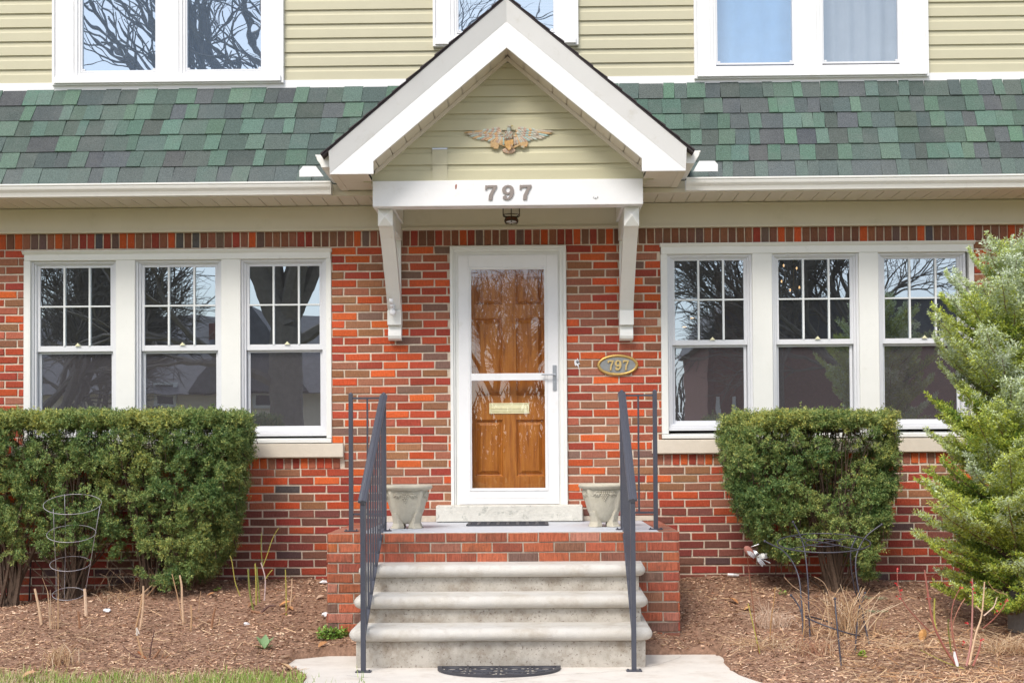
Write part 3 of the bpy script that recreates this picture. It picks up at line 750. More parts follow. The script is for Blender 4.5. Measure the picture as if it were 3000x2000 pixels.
p = MB(); p.add([(gx0, .010, gzb), (gx1, .010, gzb), (gx1, .010, bz0), (gx0, .010, bz0)], [(0, 1, 2, 3)]); p.build('pane', 'glass_door', sdoor)
hx0, hx1 = X(1619, 1100, -.02), X(1630.5, 1100, -.02)
m = MB(); m.box(hx0, hx1, -.014, -.003, Z(1625, 1143, 0), Z(1625, 1069, 0)); hz = Z(1620, 1097, -.04)
m.tube([(hx1 - .014, -.014, hz), (hx1 - .014, -.045, hz)], .008, 8); m.bar((hx1 - .008, -.045, hz), (X(1586.5, 1098, -.05), -.045, hz + .001), .011, .012)
m.tube([((hx0 + hx1) / 2, -.0145, Z(1625, 1121, 0)), ((hx0 + hx1) / 2, -.018, Z(1625, 1121, 0))], .006, 10)
m.build('door_handle', 'nickel', sdoor, bevel=.0015)
m = MB(); m.pyz([(-.15, zs_top - .0), (.12, zs_top + .004), (.12, .845), (-.15, .851)], X(1277.5, 1500, -.13), X(1706.5, 1500, -.13)); m.build('door_sill', 'chipped', house, bevel=.006)
# panelled entry door
YD = .115
cx_ = X(1492, 1100, YD)
xr_ = lambda p_: X(p_, 1100, YD); zr_ = lambda p_: Z(1490, p_, YD)
pan = [(803, 891), (932, 1158), (1229, 1395)]
m = MB(); xw = .46
st = (X(1512, 1100, YD) - X(1472, 1100, YD)) / 2; pw = .235
rows_ = [(zr_(b), zr_(a)) for a, b in pan]
xL0, xL1, xR0, xR1 = cx_ - st - pw, cx_ - st, cx_ + st, cx_ + st + pw
m.box(cx_ - xw, xL0, YD, YD + .04, szb, szt); m.box(xR1, cx_ + xw, YD, YD + .04, szb, szt); m.box(xL1, xR0, YD, YD + .04, szb, szt)
zedge = sorted([szb, szt] + [z for r_ in rows_ for z in r_])
for i in range(0, len(zedge), 2):
    m.box(xL0, xL1, YD + .0004, YD + .04, zedge[i], zedge[i + 1]); m.box(xR0, xR1, YD + .0004, YD + .04, zedge[i], zedge[i + 1])
ed = m.build('entry_door', 'wood', house, bevel=.002); ed['label'] = 'orange-brown stained wooden door behind the storm glass'
for (z0_, z1_) in rows_:
    for (a, b) in ((xL0, xL1), (xR0, xR1)):
        m = MB()
        def rect(o_, y_): return [(a + o_, y_, z0_ + o_), (b - o_, y_, z0_ + o_), (b - o_, y_, z1_ - o_), (a + o_, y_, z1_ - o_)]
        m.loft([rect(0, YD + .002), rect(.012, YD + .022), rect(.016, YD + .024), rect(.045, YD + .006), rect(.047, YD + .004)], caps=False); m.add(rect(.047, YD + .004), [(0, 1, 2, 3)])
        m.build('door_panel', 'wood', ed)
mx0, mx1, mz0, mz1 = xr_(1433), xr_(1549.5), zr_(1211), zr_(1180)
m = MB(); frame(m, mx0, mx1, mz0, mz1, .011, YD - .008, YD - .0005); frame(m, mx0 + .011, mx1 - .011, mz0 + .006, mz1 - .006, .004, YD - .005, YD - .0005)
zm_ = (mz0 + mz1) / 2
m.pyz([(YD - .001, mz0 + .012), (YD - .006, mz0 + .014), (YD - .009, zm_ - .006), (YD - .014, zm_), (YD - .009, zm_ + .006), (YD - .006, mz1 - .014), (YD - .001, mz1 - .012)], mx0 + .016, mx1 - .016)
for a in (mx0 + .006, mx1 - .006):
    for b in (mz0 + .006, mz1 - .006): m.ball((a, YD - .008, b), .003, 6)
m.build('mail_slot', 'brass', ed, bevel=.001)

# ---------------------------------------------------------------- rooms behind the glass
def room(x0, x1, y0, y1, z0, z1, mm):
    m = MB(); v = [(x0, y0, z0), (x1, y0, z0), (x1, y1, z0), (x0, y1, z0), (x0, y0, z1), (x1, y0, z1), (x1, y1, z1), (x0, y1, z1)]
    m.add(v, [(0, 1, 2, 3), (7, 6, 5, 4), (1, 5, 6, 2), (3, 2, 6, 7), (0, 3, 7, 4)]); return m.build('room', mm, house)
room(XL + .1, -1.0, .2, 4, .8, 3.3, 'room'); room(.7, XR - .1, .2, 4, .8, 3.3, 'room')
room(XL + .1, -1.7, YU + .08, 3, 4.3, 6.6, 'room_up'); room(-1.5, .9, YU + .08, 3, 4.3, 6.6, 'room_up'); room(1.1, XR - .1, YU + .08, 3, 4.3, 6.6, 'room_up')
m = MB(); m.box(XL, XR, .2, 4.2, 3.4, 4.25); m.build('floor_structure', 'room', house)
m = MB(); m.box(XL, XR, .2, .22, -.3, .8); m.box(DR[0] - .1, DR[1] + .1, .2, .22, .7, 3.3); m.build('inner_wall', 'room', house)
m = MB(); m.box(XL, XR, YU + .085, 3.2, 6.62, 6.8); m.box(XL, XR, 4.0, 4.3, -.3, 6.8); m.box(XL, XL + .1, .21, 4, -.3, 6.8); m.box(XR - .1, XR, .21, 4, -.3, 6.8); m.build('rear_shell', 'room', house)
# curtains and blinds, plus a blue sheet standing in for mirrored sky
def curtain(name, label, mm, x0, x1, z0, z1, y, amp=.02, wl=.09):
    m = MB(); n = int((x1 - x0) / .012); a = [(x0 + (x1 - x0) * i / n, y + amp * math.sin(2 * math.pi * i * .012 / wl) + amp * .4 * math.sin(i * .31)) for i in range(n + 1)]
    m.loft([[(p[0], p[1], z0) for p in a], [(p[0] + .01, p[1], z1) for p in a]], caps=False, closed=False)
    o = m.build(name, mm, smooth=True, org=((x0 + x1) / 2, y, z0)); return tag(o, label, 'curtain')
curtain('curtain', 'pale grey curtain hanging behind the right pane of the upstairs right window', 'curtain', X(2405, 90, .2), X(2640, 90, .2), 4.5, 6.3, YU + .14, .014, .13)
curtain('curtain', 'pale blue sheet added behind the left pane of the upstairs right window in place of mirrored sky', 'mirror_sky_blue', X(2090, 90, .2), X(2335, 90, .2), 4.5, 6.3, YU + .13, .008, .2)  # added sheet: its blue imitates the sky reflection in this pane
curtain('curtain', 'red-brown curtain behind the leftmost pane of the window right of the door', 'curtain_red', X(2090, 1100, .25), X(2215, 1100, .25), 1.3, 3.1, .24)
t = thing('window_blind', 'slatted blind behind the upstairs window above the gable peak', 'blind', ((UWC[0] + UWC[1]) / 2, YU + .13, 4.7))
m = MB(); z = 4.72
while z < 6.2: m.pyz([(YU + .12, z), (YU + .14, z + .020), (YU + .141, z + .020), (YU + .121, z)], UWC[0] + .12, UWC[1] - .12); z += .026
m.build('slats', 'curtain', t)
# ================================================================ STOOP, STEPS, RAILINGS
YS = -1.5
zpl = .845
px0, px1 = X(957, 1650, YS), X(1992, 1650, YS)
stoop = thing('front_stoop', 'red brick stoop with grey painted floor and three rounded concrete steps', 'stoop', ((px0 + px1) / 2, -1.5, 0))
SB = [((.44, .13, .070), 18), ((.36, .105, .065), 15), ((.29, .13, .085), 15), ((.52, .17, .06), 6), ((.24, .14, .105), 12), ((.46, .19, .135), 11), ((.13, .12, .12), 2)]
mb = MB(); ch = .0716; bl = .2215
def course(x0, x1, z0, z1, fn, off):
    x = x0 - off
    while x < x1 - .01:
        a, b = max(x, x0), min(x + bl, x1)
        if b - a > .03: fn(a + .005, b - .005, z0 + .005, z1 - .005)
        x += bl
z = zpl - .002; k = 0
while z > -.12:
    zz0 = z - ch
    course(px0, px1, zz0, z, lambda a, b, c, d: brick(mb, a, b, c, d, YS, pick(SB), back=.03), (k % 2) * bl / 2 + .03)
    for sd, xw in ((-1, px0), (1, px1)):      # side walls
        tmp = MB(); course(YS, -.01, zz0, z, lambda a, b, c, d: brick(tmp, a, b, c, d, 0, pick(SB), back=.03), ((k + 1) % 2) * bl / 2)
        for i in range(0, len(tmp.v), 12):
            vs = [((xw + p[1]) if sd < 0 else (xw - p[1]), p[0], p[2]) for p in tmp.v[i:i + 12]]
            mb.add(vs, [f for f in [(j, (j + 1) % 4, 4 + (j + 1) % 4, 4 + j) for j in range(4)] + [(4 + j, 4 + (j + 1) % 4, 8 + (j + 1) % 4, 8 + j) for j in range(4)] + [(8, 9, 10, 11)]], pick(SB))
    z = zz0; k += 1
sx_l, sx_r = X(1056, 1555, YS), X(1931, 1555, YS)
# brick cap tops at both sides and along the front lip
for a0, a1 in ((px0 + .006, sx_l - .004), (sx_r + .004, px1 - .006)):
    y = YS + .012
    while y < -.06:
        mb.box(a0, a1, y, min(y + .098, -.05), zpl - .05, zpl - .001 - rnd.uniform(0, .002), pick([(SB[4][0], 3), (SB[5][0], 5), (SB[0][0], 3)])); y += .106
base = mb.build('brick_base', 'stoop_brick', stoop)
m = MB(); m.box(px0 + .008, px1 - .008, YS + .008, -.02, -.15, zpl - .012); m.box(px0 + .008, px1 - .008, YS + .0085, YS + .027, zpl - .0119, zpl - .003); m.build('mortar_core', 'stoop_mortar', base)
m = MB(); m.box(sx_l, sx_r, YS + .028, -.006, zpl - .06, zpl); m.build('floor_slab', 'floor_paint', stoop, bevel=.004)
m = MB(); m.pyz([(-.006, zpl + .002), (-.035, zpl + .002), (-.008, zpl + .05), (-.004, zpl + .05)], X(1130, 1520, 0), X(1277, 1520, 0)); m.build('mortar_patch', 'stoop_mortar', stoop); m = MB(); m.pyz([(-.006, zpl + .002), (-.035, zpl + .002), (-.008, zpl + .04), (-.004, zpl + .04)], X(1707, 1520, 0), X(1915, 1520, 0)); m.build('mortar_patch', 'stoop_mortar', stoop)

def rrect(x0, x1, y0, y1, r, z, ins=0, n=6):
    pts = []
    for cx, cy, a0 in ((x1 - r, y0 + r, -90), (x1 - r, y1 - .01, 0), (x0 + r, y1 - .01, 90), (x0 + r, y0 + r, 180)):
        rr_ = r if cy == y0 + r else .01
        cxx = cx if cy == y0 + r else (x1 - .01 if cx > (x0 + x1) / 2 else x0 + .01)
        for i in range(n + 1):
            a = math.radians(a0 + 90 * i / n); pts.append((cxx + (rr_ - ins) * math.cos(a) if rr_ > ins else cxx, cy + (rr_ - ins) * math.sin(a) if rr_ > ins else cy, z))
    return pts
stepdefs = [(-2.36, 1839, 1018, 1915, 0.0), (-2.08, 1744.5, 1032, 1901, 1), (-1.80, 1653.5, 1046, 1894, 2)]
zprev = 0
for yn, pyt, xa_, xb2, kk in stepdefs:
    zt = Z(1470, pyt, yn + .03); x0_, x1_ = X(xa_, pyt + 25, yn), X(xb2, pyt + 25, yn); T = .088
    rings = []
    prof = [(.060, -T), (.030, -T + .005), (.012, -T + .015), (.002, -T + .032), (0, -T + .046), (.004, -.028), (.014, -.014), (.030, -.005), (.055, -.001), (.075, 0)]
    for ins, dz in prof: rings.append(rrect(x0_, x1_, yn, YS + .02, .085, zt + dz, ins))
    m = MB(); m.loft(rings)
    st_ = m.build('step', 'concrete', stoop, smooth=True)
    # keep the flat top flat
    for p in st_.data.polygons:
        if len(p.vertices) > 4: p.use_smooth = False
    m = MB(); xi0, xi1 = x0_ + .048, x1_ - .048
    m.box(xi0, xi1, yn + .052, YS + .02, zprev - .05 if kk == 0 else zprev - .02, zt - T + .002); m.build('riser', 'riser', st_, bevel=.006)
    zprev = zt
zstep = [Z(1470, p[1], p[0] + .03) for p in stepdefs]

def railing(side, label):
    A = -1.375 if side < 0 else .856; B = -1.127 if side < 0 else .612; Cx = B
    A = X(1029, 1500, -1.3) if side < 0 else X(1921, 1500, -1.3); B = X(1126, 1500, -1.3) if side < 0 else X(1824, 1500, -1.3)
    Cx = X(1064.5, 1900, -2.47) if side < 0 else X(1857, 1900, -2.47)
    t = thing('stair_railing', label, 'railing', (B, -1.3, zpl), 'iron stair railings')
    yT, yB = -1.3, -2.47
    tops = {}
    zt = Z(1126, 1156, -1.3) if side < 0 else Z(1824, 1146, -1.3); zt = (zt + 1.855) / 2
    zc = Z(1064, 1467, -2.47) if side < 0 else Z(1857, 1462, -2.47)
    for nm, x, y, z0, z1 in (('post', A, yT, zpl, zt), ('post', B, yT, zpl, zt), ('post', Cx, yB, 0.012, zc)):
        m = MB(); m.box(x - .0155, x + .0155, y - .0155, y + .0155, z0, z1)
        if y == yT: m.loft([[(x - .017, y - .017, z1), (x + .017, y - .017, z1), (x + .017, y + .017, z1), (x - .017, y + .017, z1)], [(x - .004, y - .004, z1 + .012), (x + .004, y - .004, z1 + .012), (x + .004, y + .004, z1 + .012), (x - .004, y + .004, z1 + .012)]])
        m.box(x - .05, x + .05, y - .03, y + .03, z0 + .001, z0 + .008)
        for e in (-1, 1): m.tube([(x + e * .038, y, z0 + .008), (x + e * .038, y, z0 + .016)], .006, 6)
        m.build(nm, 'iron', t, bevel=.001)
    m = MB(); m.bar((A, yT, zt - .03), (B, yT, zt - .03), .022, .014); m.build('side_rail', 'iron', t); m = MB(); m.bar((A, yT, zpl + .125), (B, yT, zpl + .125), .014, .014); m.build('side_rail', 'iron', t)
    zh0, zh1 = zt - .012, zc + .004
    a = Vector((B, yT - .01, zh0)); b = Vector((Cx, yB - .03, zh1 - .01))
    d = (b - a).normalized(); u = Vector((1, 0, 0)); v = d.cross(u); v = -v if v.z < 0 else v
    prof = [(-.028, -.006), (-.028, .004), (-.018, .009), (-.008, .010), (-.006, .014), (.006, .014), (.008, .010), (.018, .009), (.028, .004), (.028, -.006), (.014, -.008), (.014, -.020), (-.014, -.020), (-.014, -.008)]
    m = MB(); m.loft([[tuple(p + u * i + v * j) for i, j in prof] for p in (a, b)]); m.build('handrail', 'iron', t)
    zl0, zl1 = zpl + .105, zh1 - (zh0 - zpl - .105)
    m = MB(); m.bar((B, yT, zl0), (Cx, yB + .01, zl1), .022, .014); m.build('bottom_rail', 'iron', t)
    m = MB(); xm = (A + B) / 2 + side * .0; m.box(xm - .0065, xm + .0065, yT - .0065, yT + .0065, zpl + .13, zt - .035); m.build('baluster', 'iron', t)
    n = 9
    for i in range(1, n):
        f = i / n; y = yT + (yB - yT) * f; x = B + (Cx - B) * f
        m = MB(); m.box(x - .0065, x + .0065, y - .0065, y + .0065, zl0 + (zl1 - zl0) * f, zh0 + (zh1 - zh0) * f - .022); m.build('baluster', 'iron', t)
railing(-1, 'dark painted iron stair railing on the left side of the steps')
railing(1, 'dark painted iron stair railing on the right side of the steps')

# ---------------------------------------------------------------- planters
def planter(px, pyb, Y, label, rot):
    c = at(px, pyb, Y); c = (c[0], Y, zpl)
    t = thing('planter', label, 'planter', c, 'cast stone planters on the stoop')
    R, H = .196, .325
    N = 96; body = []
    prof = [(.050, .034), (.082, .046), (.106, .080), (.125, .125), (.140, .175), (.151, .225), (.158, .262), (.160, .29)]
    def bul(a):  # four raised ribs
        return max(0, 1 - abs(((a + rot) % (math.pi / 2)) - math.pi / 4) / .16)
    rings = []
    for r_, z_ in prof:
        rings.append([(c[0] + (r_ + .016 * min(1, bul(2 * math.pi * k / N) * 1.6)) * math.cos(2 * math.pi * k / N), c[1] + (r_ + .016 * min(1, bul(2 * math.pi * k / N) * 1.6)) * math.sin(2 * math.pi * k / N), c[2] + z_) for k in range(N)])
    m = MB(); m.loft(rings); m.build('bowl', 'stonecast', t, smooth=True)
    m = MB(); m.lathe([(.158, .285), (.166, .287), (.172, .292), (.186, .298), (.194, .308), (.194, .318), (.184, .327), (.165, .328), (.150, .318), (.145, .27), (.02, .262)], c, 48); m.build('rim', 'stonecast', t, smooth=True)
    for k in range(4):
        a = k * math.pi / 2 + math.pi / 4 - rot; m = MB(); rr_ = []
        for r_, z_, w_ in ((.118, .12, .026), (.100, .075, .030), (.088, .04, .034), (.090, .018, .040), (.100, .001, .044)):
            ca, sa = math.cos(a), math.sin(a); cx, cy = c[0] + r_ * ca, c[1] + r_ * sa
            rr_.append([(cx + w_ * (i * ca * .8 - j * sa), cy + w_ * (i * sa * .8 + j * ca), c[2] + z_) for i, j in ((1, .9), (1, -.9), (.6, -1), (-1, -1), (-1, 1), (.6, 1))])
        m.loft(rr_); m.build('foot', 'stonecast', t, smooth=False, bevel=.006)
    for k in range(4):   # grapes and leaves in relief on every face
        a0 = -math.pi / 2 + k * math.pi / 2 + (0 if True else 0); m = MB()
        def surf(u, z_):
            rz = np.interp(z_, [p[1] for p in prof], [p[0] for p in prof]) + .002; a = a0 + u / .15
            return (c[0] + rz * math.cos(a), c[1] + rz * math.sin(a), c[2] + z_)
        for row_, n_ in enumerate((5, 5, 4, 3, 2, 1)):
            for i in range(n_): m.ball(surf((i - (n_ - 1) / 2) * .0135, .272 - row_ * .0135), .0078, 6)
        for sd in (-1, 1):
            for (u0, z0_, u1, z1_) in ((.03, .275, .085, .255), (.035, .268, .075, .225), (.05, .262, .095, .235), (.03, .262, .055, .225)):
                m.tube([surf(sd * u0, z0_), surf(sd * (u0 + u1) / 2, (z0_ + z1_) / 2 + .006), surf(sd * u1, z1_)], [.003, .009, .002], 6)
        m.build('grape_relief', 'stonecast', t, smooth=True)
    m = MB(); m.lathe([(.14, .27), (.0, .275)], c, 24); m.build('soil', 'bed', t)
planter(1193, 1543, -.93, 'weathered stone planter with grape relief at the left of the door, behind the railing', .0)
planter(1769.5, 1539, -.86, 'weathered stone planter with grape relief at the right of the door, behind the railing', .0)

# ---------------------------------------------------------------- mats
xm0, xm1 = X(1283, 1948, -2.32), X(1643, 1948, -2.32); cxm = (xm0 + xm1) / 2; hwm = (xm1 - xm0) / 2; ybk = -2.33; dep = .37
t = thing('door_mat', 'black half-round scrollwork rubber mat on the walk at the foot of the steps', 'mat', (cxm, ybk, .012))
def mpt(u, v): return (cxm + u * hwm, ybk - v * dep, .022)
m = MB()
def halfm(sc_, n=40): return [(cxm + sc_ * hwm * math.cos(math.pi * i / n) , ybk - .012 * (1 - sc_) - sc_ * dep * (math.sin(math.pi * i / n) ** .8)) for i in range(n + 1)]
o_, i_ = halfm(1), halfm(.93)
for k in range(40):
    m.loft([[(o_[k][0], o_[k][1], z_), (o_[k + 1][0], o_[k + 1][1], z_), (i_[k + 1][0], i_[k + 1][1], z_), (i_[k][0], i_[k][1], z_)] for z_ in (.0125, .028)])
m.box(cxm - hwm * .99, cxm + hwm * .99, ybk - .016, ybk, .0125, .0275)
m.build('border', 'black', t)
m = MB()
for u in (-.5, 0, .5): m.box(cxm + u * hwm - .008, cxm + u * hwm + .008, ybk - dep * .95 * math.sqrt(1 - u * u), ybk - .01, .013, .025)
for u in (-.75, -.25, .25, .75): m.box(cxm + u * hwm - .006, cxm + u * hwm + .006, ybk - dep * .95 * math.sqrt(1 - u * u), ybk - dep * .42, .013, .0245)
for cu in (-.75, -.25, .25, .75):
    for vv, ru, rv in ((.28, .2, .20), (.28, .11, .10), (.64, .2, .15), (.64, .1, .07)):
        if abs(cu) > .6 and vv > .5: continue
        pts = [mpt(cu + ru * math.cos(a), vv + rv * math.sin(a)) for a in np.linspace(0, 2 * math.pi, 18)[:-1]]
        m.tube(pts, .005, 4, closed=True)
for cu in (-.5, 0, .5):
    pts = [mpt(cu + .22 * math.cos(a), .46 + .14 * math.sin(a)) for a in np.linspace(0, 2 * math.pi, 18)[:-1]]; m.tube(pts, .0045, 4, closed=True)
m.build('scrollwork', 'black', t)
t = thing('door_mat', 'thin black mat with open slots lying before the door sill', 'mat', (X(1490, 1540, -.45), -.5, zpl))
m = MB(); a0, a1 = X(1374, 1540, -.5), X(1602, 1540, -.5); m.box(a0, a1, -.72, -.70, zpl + .001, zpl + .012); m.box(a0 + .01, a1 - .01, -.32, -.30, zpl + .001, zpl + .012)
k = 0
for k in range(9):
    xx = a0 + (a1 - a0) * k / 8; m.box(xx - .012, xx + .012, -.70, -.32, zpl + .001, zpl + .0115)
for y in (-.64, -.58, -.52, -.46, -.40): m.box(a0, a1, y, y + .012, zpl + .0012, zpl + .010)
m.build('slotted_mat', 'black', t)

# ---------------------------------------------------------------- numbers, plaque, eagle, lantern
zn0, zn1 = Z(1480, 585.5, -.835), Z(1480, 543, -.835); H = zn1 - zn0
t = thing('house_number', 'grey metal house number 797 screwed to the white beam over the door', 'house number', (X(1489, 565, -.83), -.832, zn0))
for dg_, pxl, sp_ in ((7, 1421, SEVEN), (9, 1470.5, NINE), (7, 1522, SEVEN)):
    wsc = 1.24
    o = curve_shape('digit', [[(a * wsc, b) for a, b in s_] for s_ in sp_], .004, 'number', t, (X(pxl, 565, -.835), -.835, zn0), H, .0012)
pc = at(1810, 1069, -.02)
t = thing('address_plaque', 'oval plaque with raised gold 797 on grey, fixed to the brick right of the door', 'plaque', (pc[0], -.004, pc[2]))
ra, rb = 60 / 351.8, 31.5 / 351.8
m = MB(); N = 48
m.loft([[(pc[0] + (ra + o) * math.cos(2 * math.pi * k / N), y, pc[2] + (rb + o) * math.sin(2 * math.pi * k / N)) for k in range(N)] for o, y in ((-.004, -.001), (-.004, -.012))]); m.build('plate', 'plaque', t)
m = MB()
m.loft([[(pc[0] + (ra + o) * math.cos(2 * math.pi * k / N), y, pc[2] + (rb + o) * math.sin(2 * math.pi * k / N)) for k in range(N)] for o, y in ((0, -.001), (.001, -.012), (-.004, -.019), (-.014, -.021), (-.022, -.017), (-.024, -.0125))], caps=False); m.build('rim', 'oldbrass', t, smooth=True)
hh = .083; z0_ = Z(1810, 1084, -.02)
for pxl, sp_ in ((1779.5, seven_thin()), (1801, NINE), (1824, seven_thin())):
    curve_shape('digit', sp_, .004, 'goldnum', t, (X(pxl, 1069, -.018), -.018, z0_), hh, .0011)

# eagle
ec = at(1489, 441, YG - .02)
ES = 9.97 / 3800 / 7.84     # metres per note-book unit of the eagle close-up
def E_(x, z_): return ((x - 1185) * ES, (720 - z_) * ES)
t = thing('eagle_plaque', 'painted cast eagle with spread wings and shield on the gable siding', 'eagle', (X(1491, 441, YG), YG - .013, Z(1491, 441, YG)))
ex0, ez0 = X(1340 + 1185 / 7.84, 350 + 720 / 7.84, YG), Z(1340 + 1185 / 7.84, 350 + 720 / 7.84, YG)
def ep(x, z_, y=0): a, b = E_(x, z_); return (ex0 + a, YG - .016 - y, ez0 + b)
EC = [(.44, .30, .23), (.48, .42, .34), (.42, .46, .41), (.54, .35, .18), (.34, .46, .43)]
def feather(m, x0, z0_, x1, z1_, w, y, col):
    a = Vector(ep(x0, z0_, y)); b = Vector(ep(x1, z1_, y * .75)); d = b - a; u = Vector((-d.z, 0, d.x)).normalized() * w * ES
    pts = [a - u * .5, a + d * .5 - u * .62, a + d * .85 - u * .5, b, a + d * .85 + u * .5, a + d * .5 + u * .62, a + u * .5]
    mid = [Vector((p.x, p.y, p.z)) for p in pts]; ctr = a + d * .5 + Vector((0, -.004, 0))
    back = [Vector((p.x, YG - .010, p.z)) for p in pts]
    n = len(pts); vs = mid + back + [ctr]
    m.add(vs, [(i, (i + 1) % n, 2 * n) for i in range(n)] + [(i, n + i, n + (i + 1) % n, (i + 1) % n) for i in range(n)], col)
for sd in (-1, 1):
    m = MB()
    def mxx(x): return x if sd < 0 else 1185 * 2 - x + 5
    prim = [(760, 270, 140, 300), (790, 290, 190, 345), (810, 310, 255, 395), (830, 330, 330, 435), (850, 345, 400, 465), (870, 360, 525, 485), (890, 375, 635, 492), (910, 390, 690, 520), (935, 400, 755, 535), (960, 410, 820, 560), (985, 415, 880, 575), (1005, 420, 935, 585), (1025, 425, 985, 590), (1045, 430, 1030, 600), (1060, 435, 1065, 610)]
    for i, (a, b, c_, d_) in enumerate(prim): feather(m, mxx(a), b, mxx(c_), d_, 44, .006 + .0006 * i, EC[(i + (0 if sd < 0 else 2)) % 5] if i % 3 else EC[3 if sd < 0 else 1])
    for r_ in range(3):
        for i in range(9 - r_):
            x = 520 + i * 60 + r_ * 45; z_ = 330 + i * 8 - (i * i) * .3 - r_ * 42 + 12
            feather(m, mxx(x + 50), z_ - 12 * r_, mxx(x - 35), z_ + 34, 46, .013 + .003 * r_, EC[(i + r_) % 5] if sd > 0 else EC[(i * 2 + r_) % 4])
    for (x, z_) in ((960, 215), (920, 205), (880, 215), (840, 225), (990, 260), (980, 300), (1000, 330)): feather(m, mxx(x + 10), z_ - 5, mxx(x - 60), z_ + 40, 46, .020, EC[(int(x) // 20) % 3])
    m.build('wing', 'eagle', t)
m = MB()
def blob(x, z_, rx, rz, y, col, dy=.012): m.ball(ep(x, z_, y), 1, 12, (rx * ES, dy, rz * ES), col)
blob(1185, 400, 105, 135, .012, (.40, .33, .27), .018); blob(1190, 270, 52, 100, .014, (.30, .34, .31), .014); blob(1205, 185, 50, 40, .018, (.36, .33, .26), .013)
m.tube([ep(1235, 172, .022), ep(1275, 170, .022), ep(1305, 190, .020)], [.0065, .005, .001], 6, (.5, .42, .2))
for r_ in range(5):
    for i in range(4): feather(m, 1115 + i * 42 + (r_ % 2) * 20, 300 + r_ * 34, 1115 + i * 42 + (r_ % 2) * 20, 345 + r_ * 34, 36, .029 + .002 * r_, EC[(i + r_) % 3])
m.build('body', 'eagle', t)
m = MB(); sh = [(1085, 520), (1130, 505), (1185, 520), (1240, 490), (1290, 490), (1290, 590), (1265, 670), (1190, 750), (1115, 660), (1085, 590)]
m.loft([[ep(a, b, y) for a, b in sh] for y in (.004, .030)], col=(.52, .30, .10))
for i in range(5): m.tube([ep(1110 + i * 40, 535, .031), ep(1130 + i * 28, 650, .031)], .0012, 4, (.40, .2, .06))
for x, z_ in ((1100, 470), (1120, 490), (1250, 640), (1255, 660), (1245, 620)): m.tube([ep(x - 20, z_, .028), ep(x, z_ + 5, .036), ep(x + 18, z_ + 22, .030)], .0035, 5, (.45, .3, .22))
m.build('shield', 'eagle', t, bevel=.002)
m = MB()
for pts in ([(760, 560), (760, 640), (800, 655), (830, 640), (830, 690), (940, 690), (960, 600), (930, 580), (1110, 650), (1110, 690), (1180, 700), (1270, 695), (1440, 620), (1450, 600), (1460, 660), (1540, 690), (1550, 640), (1600, 650), (1630, 560), (1600, 535), (1500, 540), (1440, 570), (1290, 640), (1185, 660), (1100, 630), (930, 560), (850, 535), (780, 535)],):
    m.loft([[ep(a, b, y) for a, b in pts] for y in (.002, .016)], col=(.46, .30, .14))
m.build('ribbon', 'eagle', t)
m = MB()
for i in range(9):
    a = math.radians(-75 + i * 18.75); feather(m, 1185 + 70 * math.sin(a), 690, 1185 + 155 * math.sin(a), 715 + 92 * math.cos(a), 40, .012, (.52, .36, .26))
m.build('tail', 'eagle', t)

# lantern under the entry roof
lc = at(1498, 640, -.42); zl = lambda p_: Z(1498, p_, -.42)
t = thing('hanging_lantern', 'small bronze and glass hanging lantern under the entry roof, peeking below the beam', 'lantern', (lc[0], -.42, zs0))
u = 10.38 / 3800 / 19.6
m = MB()
def ring6(r_, z_, n=6, sq=1): return [(lc[0] + r_ * math.cos(math.pi / n + 2 * math.pi * k / n), -.42 + r_ * math.sin(math.pi / n + 2 * math.pi * k / n), z_) for k in range(n)]
levels = [(.076, zl(600)), (.076, zl(631)), (.046, zl(637)), (.062, zl(647.5)), (.050, zl(654.5))]
for (r0, z0_), (r1, z1_) in zip(levels[:-1], levels[1:]):
    A_, B_ = ring6(r0, z0_), ring6(r1, z1_)
    for k in range(6): m.tube([A_[k], B_[k]], .0032, 4)
for r_, z_ in levels:
    A_ = ring6(r_, z_)
    for k in range(6): m.tube([A_[k], A_[(k + 1) % 6]], .0034, 4)
m.build('frame', 'lantern', t)
m = MB()
for (r0, z0_), (r1, z1_) in zip(levels[:2], levels[1:3]): m.loft([ring6(r0 - .003, z0_), ring6(r1 - .003, z1_)], caps=False)
m.build('glass_panel', 'glass_door', t)
m = MB(); m.loft([ring6(.043, zl(637)), ring6(.059, zl(647.5))], caps=False); m.build('skirt', 'rust', t)
m = MB(); m.tube([(lc[0], -.42, zl(600)), (lc[0], -.42, zs0 + .0)], .006, 6); m.lathe([(.05, zs0 - .012), (.05, zs0 - .001)], (lc[0], -.42, 0), 16); m.lathe([(.076, 0), (.02, .05)], (lc[0], -.42, zl(600)), 6); m.build('canopy', 'lantern', t)
m = MB(); m.ball((lc[0], -.42, zl(650)), .042, 12, (1, 1, .22)); m.build('globe', 'white', t, smooth=True)

